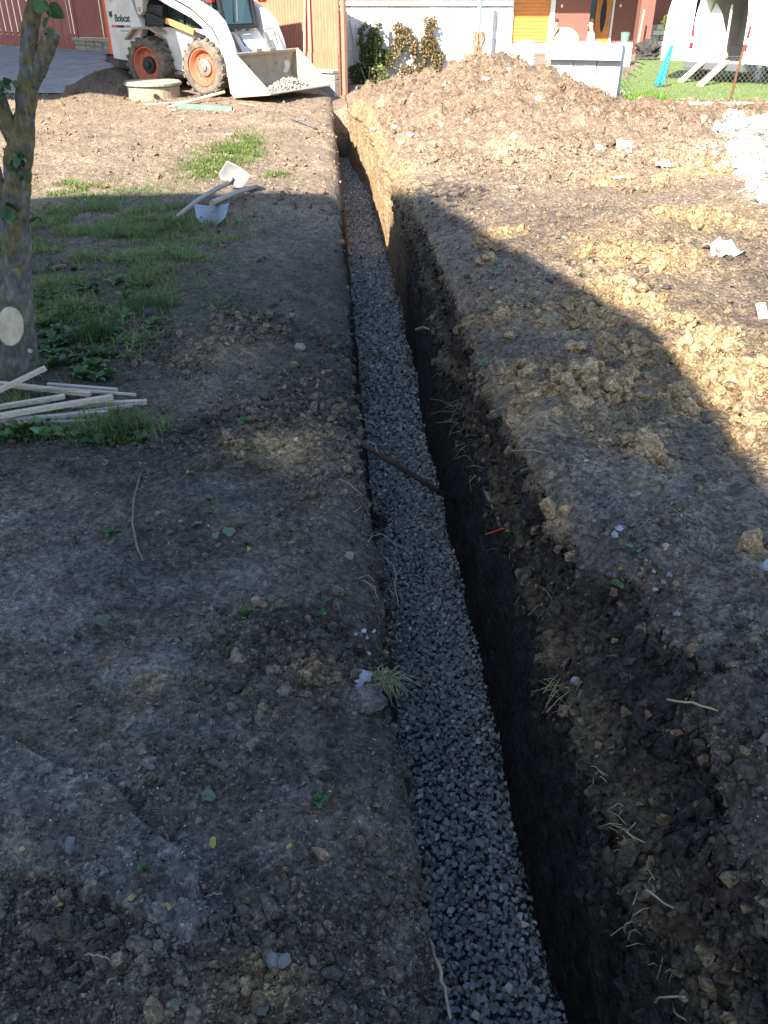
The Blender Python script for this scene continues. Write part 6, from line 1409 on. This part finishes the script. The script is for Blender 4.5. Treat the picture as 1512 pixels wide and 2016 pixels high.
MB().tube([B0 - o0 + Vector((0, -.02, 0)), B0.lerp(tp_, .45) - o0 + Vector((0, 0, .018)), tp_ - o0 + Vector((0, 0, .006))], [.024, .014, .004], 8).build('socket_rib', mat('rib_rust', (.24, .19, .15), .8, var=.3, scale=30), s2, smooth=True)

# ================================================================== laths by the tree
for i, (x0_, y0_, x1_, y1_, z0_, z1_, w_, h_, grey, lab) in enumerate((
        (-30, 782, 90, 724, .05, .12, .032, .020, 0, 'bright thick lath slanting up over the others beside the trunk'),
        (-30, 752, 178, 776, .035, .03, .032, .022, 0, 'broad pale lath at the back of the pile'),
        (94, 757, 231, 768, .03, .02, .024, .018, 1, 'short greyish lath lying behind the broad pale one'),
        (40, 760, 268, 777, .055, .03, .012, .012, 0, 'thin splinter-like lath across the back of the pile'),
        (-30, 806, 128, 780, .04, .06, .026, .022, 0, 'pale lath crossing up over the middle of the pile'),
        (-30, 824, 222, 781, .06, .05, .030, .024, 0, 'long pale lath running diagonally through the middle of the pile'),
        (139, 798, 289, 791, .03, .02, .028, .024, 0, 'pale lath sticking out furthest towards the bare soil'),
        (70, 824, 261, 798, .03, .03, .016, .014, 1, 'narrow grey lath under the diagonal one'),
        (-30, 831, 213, 812, .03, .03, .024, .022, 1, 'grey lath in front of the diagonal one'),
        (10, 834, 225, 829, .02, .02, .024, .020, 1, 'weathered grey lath lying lowest at the front of the pile'),
        (-30, 842, 60, 828, .02, .02, .02, .02, 1, 'short grey lath end under the dock leaves'))):
    a, b = G(x0_, y0_, 0), G(x1_, y1_, 0); za, zb = zat(a.x, a.y), zat(b.x, b.y); a, b = G(x0_, y0_, za + z0_), G(x1_, y1_, zb + z1_); a.z, b.z = za + z0_, zb + z1_
    o = MB().bar(a, b, w_ * .8, h_ * .8).build('lath', mat('lath_grey', (.36, .33, .30), .85, var=.25, scale=9, stretch=(1, 12, 12)) if grey else mat('lath_pale', (.46, .375, .28), .85, var=.3, scale=12, stretch=(1, 12, 12)), None)
    tagged(o, lab, 'lath')

# ================================================================== the tree
tb0 = on(38, 738); TDist = tb0.dot(FH)
def VT(px, py, dd=0.0): return V(px, py, TDist + dd)
tree = empty('tree', (tb0.x, tb0.y, tb0.z), 0, 'lichen-covered young tree trunk with a fresh sawn-off branch scar', 'tree'); T0 = tb0.copy()
def limb(path, name, parent, lichen, seed, seg=26, close=True):
    cps = [q[0] for q in path]; rs = [q[1] * .86 for q in path]; n_ = max(24, int(len(path) * 14)); tt_ = np.linspace(0, len(path) - 1, n_); pts = []; rad = []
    for t_ in tt_:
        i = min(int(t_), len(path) - 2); f_ = t_ - i; p0, p1, p2, p3 = cps[max(i - 1, 0)], cps[i], cps[i + 1], cps[min(i + 2, len(cps) - 1)]
        pts.append(.5 * ((2 * p1) + (p2 - p0) * f_ + (2 * p0 - 5 * p1 + 4 * p2 - p3) * f_ * f_ + (3 * p1 - p0 - 3 * p2 + p3) * f_ ** 3)); rad.append(rs[i] * (1 - f_) + rs[i + 1] * f_)
    b = MB().tube(pts, rad, seg); v = np.array(b.v); cen = np.repeat(np.array([tuple(q) for q in pts]), seg, 0); dr = v - cen
    ridg = np.abs(fbm(v * [55, 55, 9] + seed, 4, 150 + seed)); bump_ = fbm(v * 9 + seed, 3, 151 + seed)
    v = v + dr * (.12 * bump_ - .30 * (.35 - ridg).clip(0, 1) + .04)[:, None]
    zf = (v[:, 2] - T0.z); lm = sstep(.02, .28, fbm(v * 26 + seed * 3, 5, 152, .6) + lichen * .30 - .26 + .28 * sstep(.35, 1.1, zf) - .0)
    g_ = np.array([.150, .138, .122]) * (1 + .5 * fbm(v * [60, 60, 20], 3, 153))[:, None] * (.6 + .9 * ridg)[:, None]
    wh = sstep(.25, .5, fbm(v * [70, 70, 28], 4, 155))[:, None] * .45; g_ = g_ * (1 - wh) + np.array([.28, .28, .265]) * wh
    ly = np.array([.150, .122, .048]) * (1 + .6 * fbm(v * 45, 3, 154))[:, None]
    c = g_ * (1 - lm[:, None] * .85) + ly * lm[:, None] * .85
    b.v = [tuple(q) for q in (v - np.array(T0))]
    o = b.build(name, M_BARK, parent, smooth=True)
    at = o.data.attributes.new('tint', 'FLOAT_COLOR', 'POINT'); at.data.foreach_set('color', np.concatenate([np.clip(c, .01, .8), np.ones((len(c), 1))], 1).astype(np.float32).ravel())
    return o
M_BARK = mat('bark', (0, 0, 0), .95, attr=True, var=.42, scale=60, bump=.009, bscale=75, spec=.1, stretch=(1, 1, .33))
trunk = limb([(VT(40, 790), .104), (VT(38, 735), .096), (VT(37, 660), .090), (VT(34, 600), .082), (VT(33, 500), .066), (VT(33, 400), .062), (VT(35, 330), .062), (VT(42, 280), .060), (VT(49, 225), .044), (VT(54, 170), .046), (VT(57, 140), .046), (VT(56, 100), .038), (VT(60, 50), .037), (VT(72, 0), .036), (VT(92, -90), .033), (VT(100, -260), .026)], 'trunk', tree, .5, 1)
limb([(VT(62, 165), .036), (VT(76, 135), .036), (VT(88, 105), .037), (VT(103, 68), .034), (VT(106, 62), .018)], 'limb', tree, .8, 2)
limb([(VT(40, 300), .046), (VT(18, 250), .040), (VT(0, 205), .038), (VT(-30, 120), .034), (VT(-60, 0), .028)], 'limb', tree, .8, 3)
limb([(VT(16, 430), .030), (VT(4, 380), .028), (VT(-14, 320), .026), (VT(-50, 220), .02)], 'limb', tree, .3, 4)
# upper crown, above the picture
def crown(n, c, r_, parent, name='crown'):
    d_ = rng.normal(size=(n, 3)); d_ /= np.linalg.norm(d_, axis=1)[:, None]; pos = d_ * (rng.random(n) ** .5)[:, None] * r_ + np.array(c)
    vv, ff, tt = scatter(LEAFB, pos, rotmats(n), rng.uniform(.05, .09, n), np.array([.06, .11, .03]) * rng.uniform(.6, 1.4, (n, 1))); return np_mesh(name, vv, ff, M_LEAF, tt, parent=parent, smooth=False)
top_ = VT(100, -260) - T0
crown(420, top_ + Vector((-.3, .1, .75)), np.array([.6, .6, .4]), tree)
# fresh scar
sc_c = VT(20, 643, -.105) - T0; nd = (CAM - (sc_c + T0)).normalized() + Vector((-.12, 0, -.05)); nd.normalize(); ux = Vector((0, 0, 1)).cross(nd).normalized(); uy = nd.cross(ux)
scb = MB(); n_ = 30; v = []
for rr, dz in ((0, .0), (.5, .002), (1.0, 0), (1.06, -.02)):
    for j in range(n_): a0 = 2 * math.pi * j / n_; v.append(sc_c + (ux * (.053 * math.cos(a0) + .012 * math.sin(a0)) + uy * .082 * math.sin(a0)) * max(rr, .001) + nd * dz)
scb.add(v, [(i * n_ + j, i * n_ + (j + 1) % n_, (i + 1) * n_ + (j + 1) % n_, (i + 1) * n_ + j) for i in range(3) for j in range(n_)])
scb.build('sawn_scar', mat('fresh_cut', (.56, .49, .37), .8, var=.0, scale=14, col2=(.36, .25, .15), stretch=(1.6, 1.6, .7)), tree, smooth=False)
MB().lathe([(.012, 0), (.009, .006), (.001, .008)], tuple(VT(59, 690, -.06) - T0), 10, 'y').build('knot', mat('knot', (.4, .38, .35), .9), tree)
# leaf sprigs on the trunk
def sprig(pts, n, L_, w_, lab=None):
    pts = [q - T0 for q in pts]
    st_ = MB().tube(pts, [.003] * len(pts), 5).build('sprig', M_BARKD, tree)
    VV, FF, TT, off = [], [], [], 0
    for k in range(n):
        t_ = .35 + .65 * k / max(1, n - 1); i = min(int(t_ * (len(pts) - 1)), len(pts) - 2); q = pts[i].lerp(pts[i + 1], t_ * (len(pts) - 1) - i)
        v, f = leaf_strip(L_ * rnd.uniform(.7, 1.2), w_ * rnd.uniform(.8, 1.2), .3, .2); m3 = np.array(Matrix.Rotation(rnd.uniform(-.9, .9), 3, 'X') @ Matrix.Rotation(rnd.uniform(.2, 1.2), 3, 'Y')); a0 = rnd.random() * 6.28
        m3 = np.array(Matrix.Rotation(a0, 3, 'Z')) @ m3; VV.append(v @ m3.T + np.array(q)); FF.append(f + off); off += len(v); TT.append(np.tile(np.array([.05, .10, .035]) * rnd.uniform(.7, 1.5), (len(v), 1)))
    np_mesh('leaf', np.concatenate(VV), np.concatenate(FF), M_LEAF, np.concatenate(TT), smooth=True, parent=st_)
sprig([VT(36, 180, -.05), VT(22, 158, -.07), VT(15, 155, -.08)], 2, .05, .016)
sprig([VT(-6, 150, -.03), VT(4, 165, -.05), VT(8, 185, -.06)], 6, .06, .018)
sprig([VT(80, -6, -.05), VT(92, 4, -.08), VT(100, 30, -.09)], 3, .08, .026)
sprig([VT(100, 62, -.04), VT(97, 60, -.05), VT(93, 66, -.06)], 4, .03, .010)
sprig([VT(38, 290, -.07), VT(34, 305, -.09), VT(40, 330, -.10)], 9, .055, .017)
sprig([VT(45, 280, -.07), VT(48, 310, -.09), VT(52, 345, -.10)], 6, .05, .015)
sprig([VT(8, 390, -.05), VT(10, 405, -.08), VT(12, 425, -.09)], 8, .06, .018)
sprig([VT(62, 420, -.03), VT(70, 430, -.05)], 3, .05, .013)
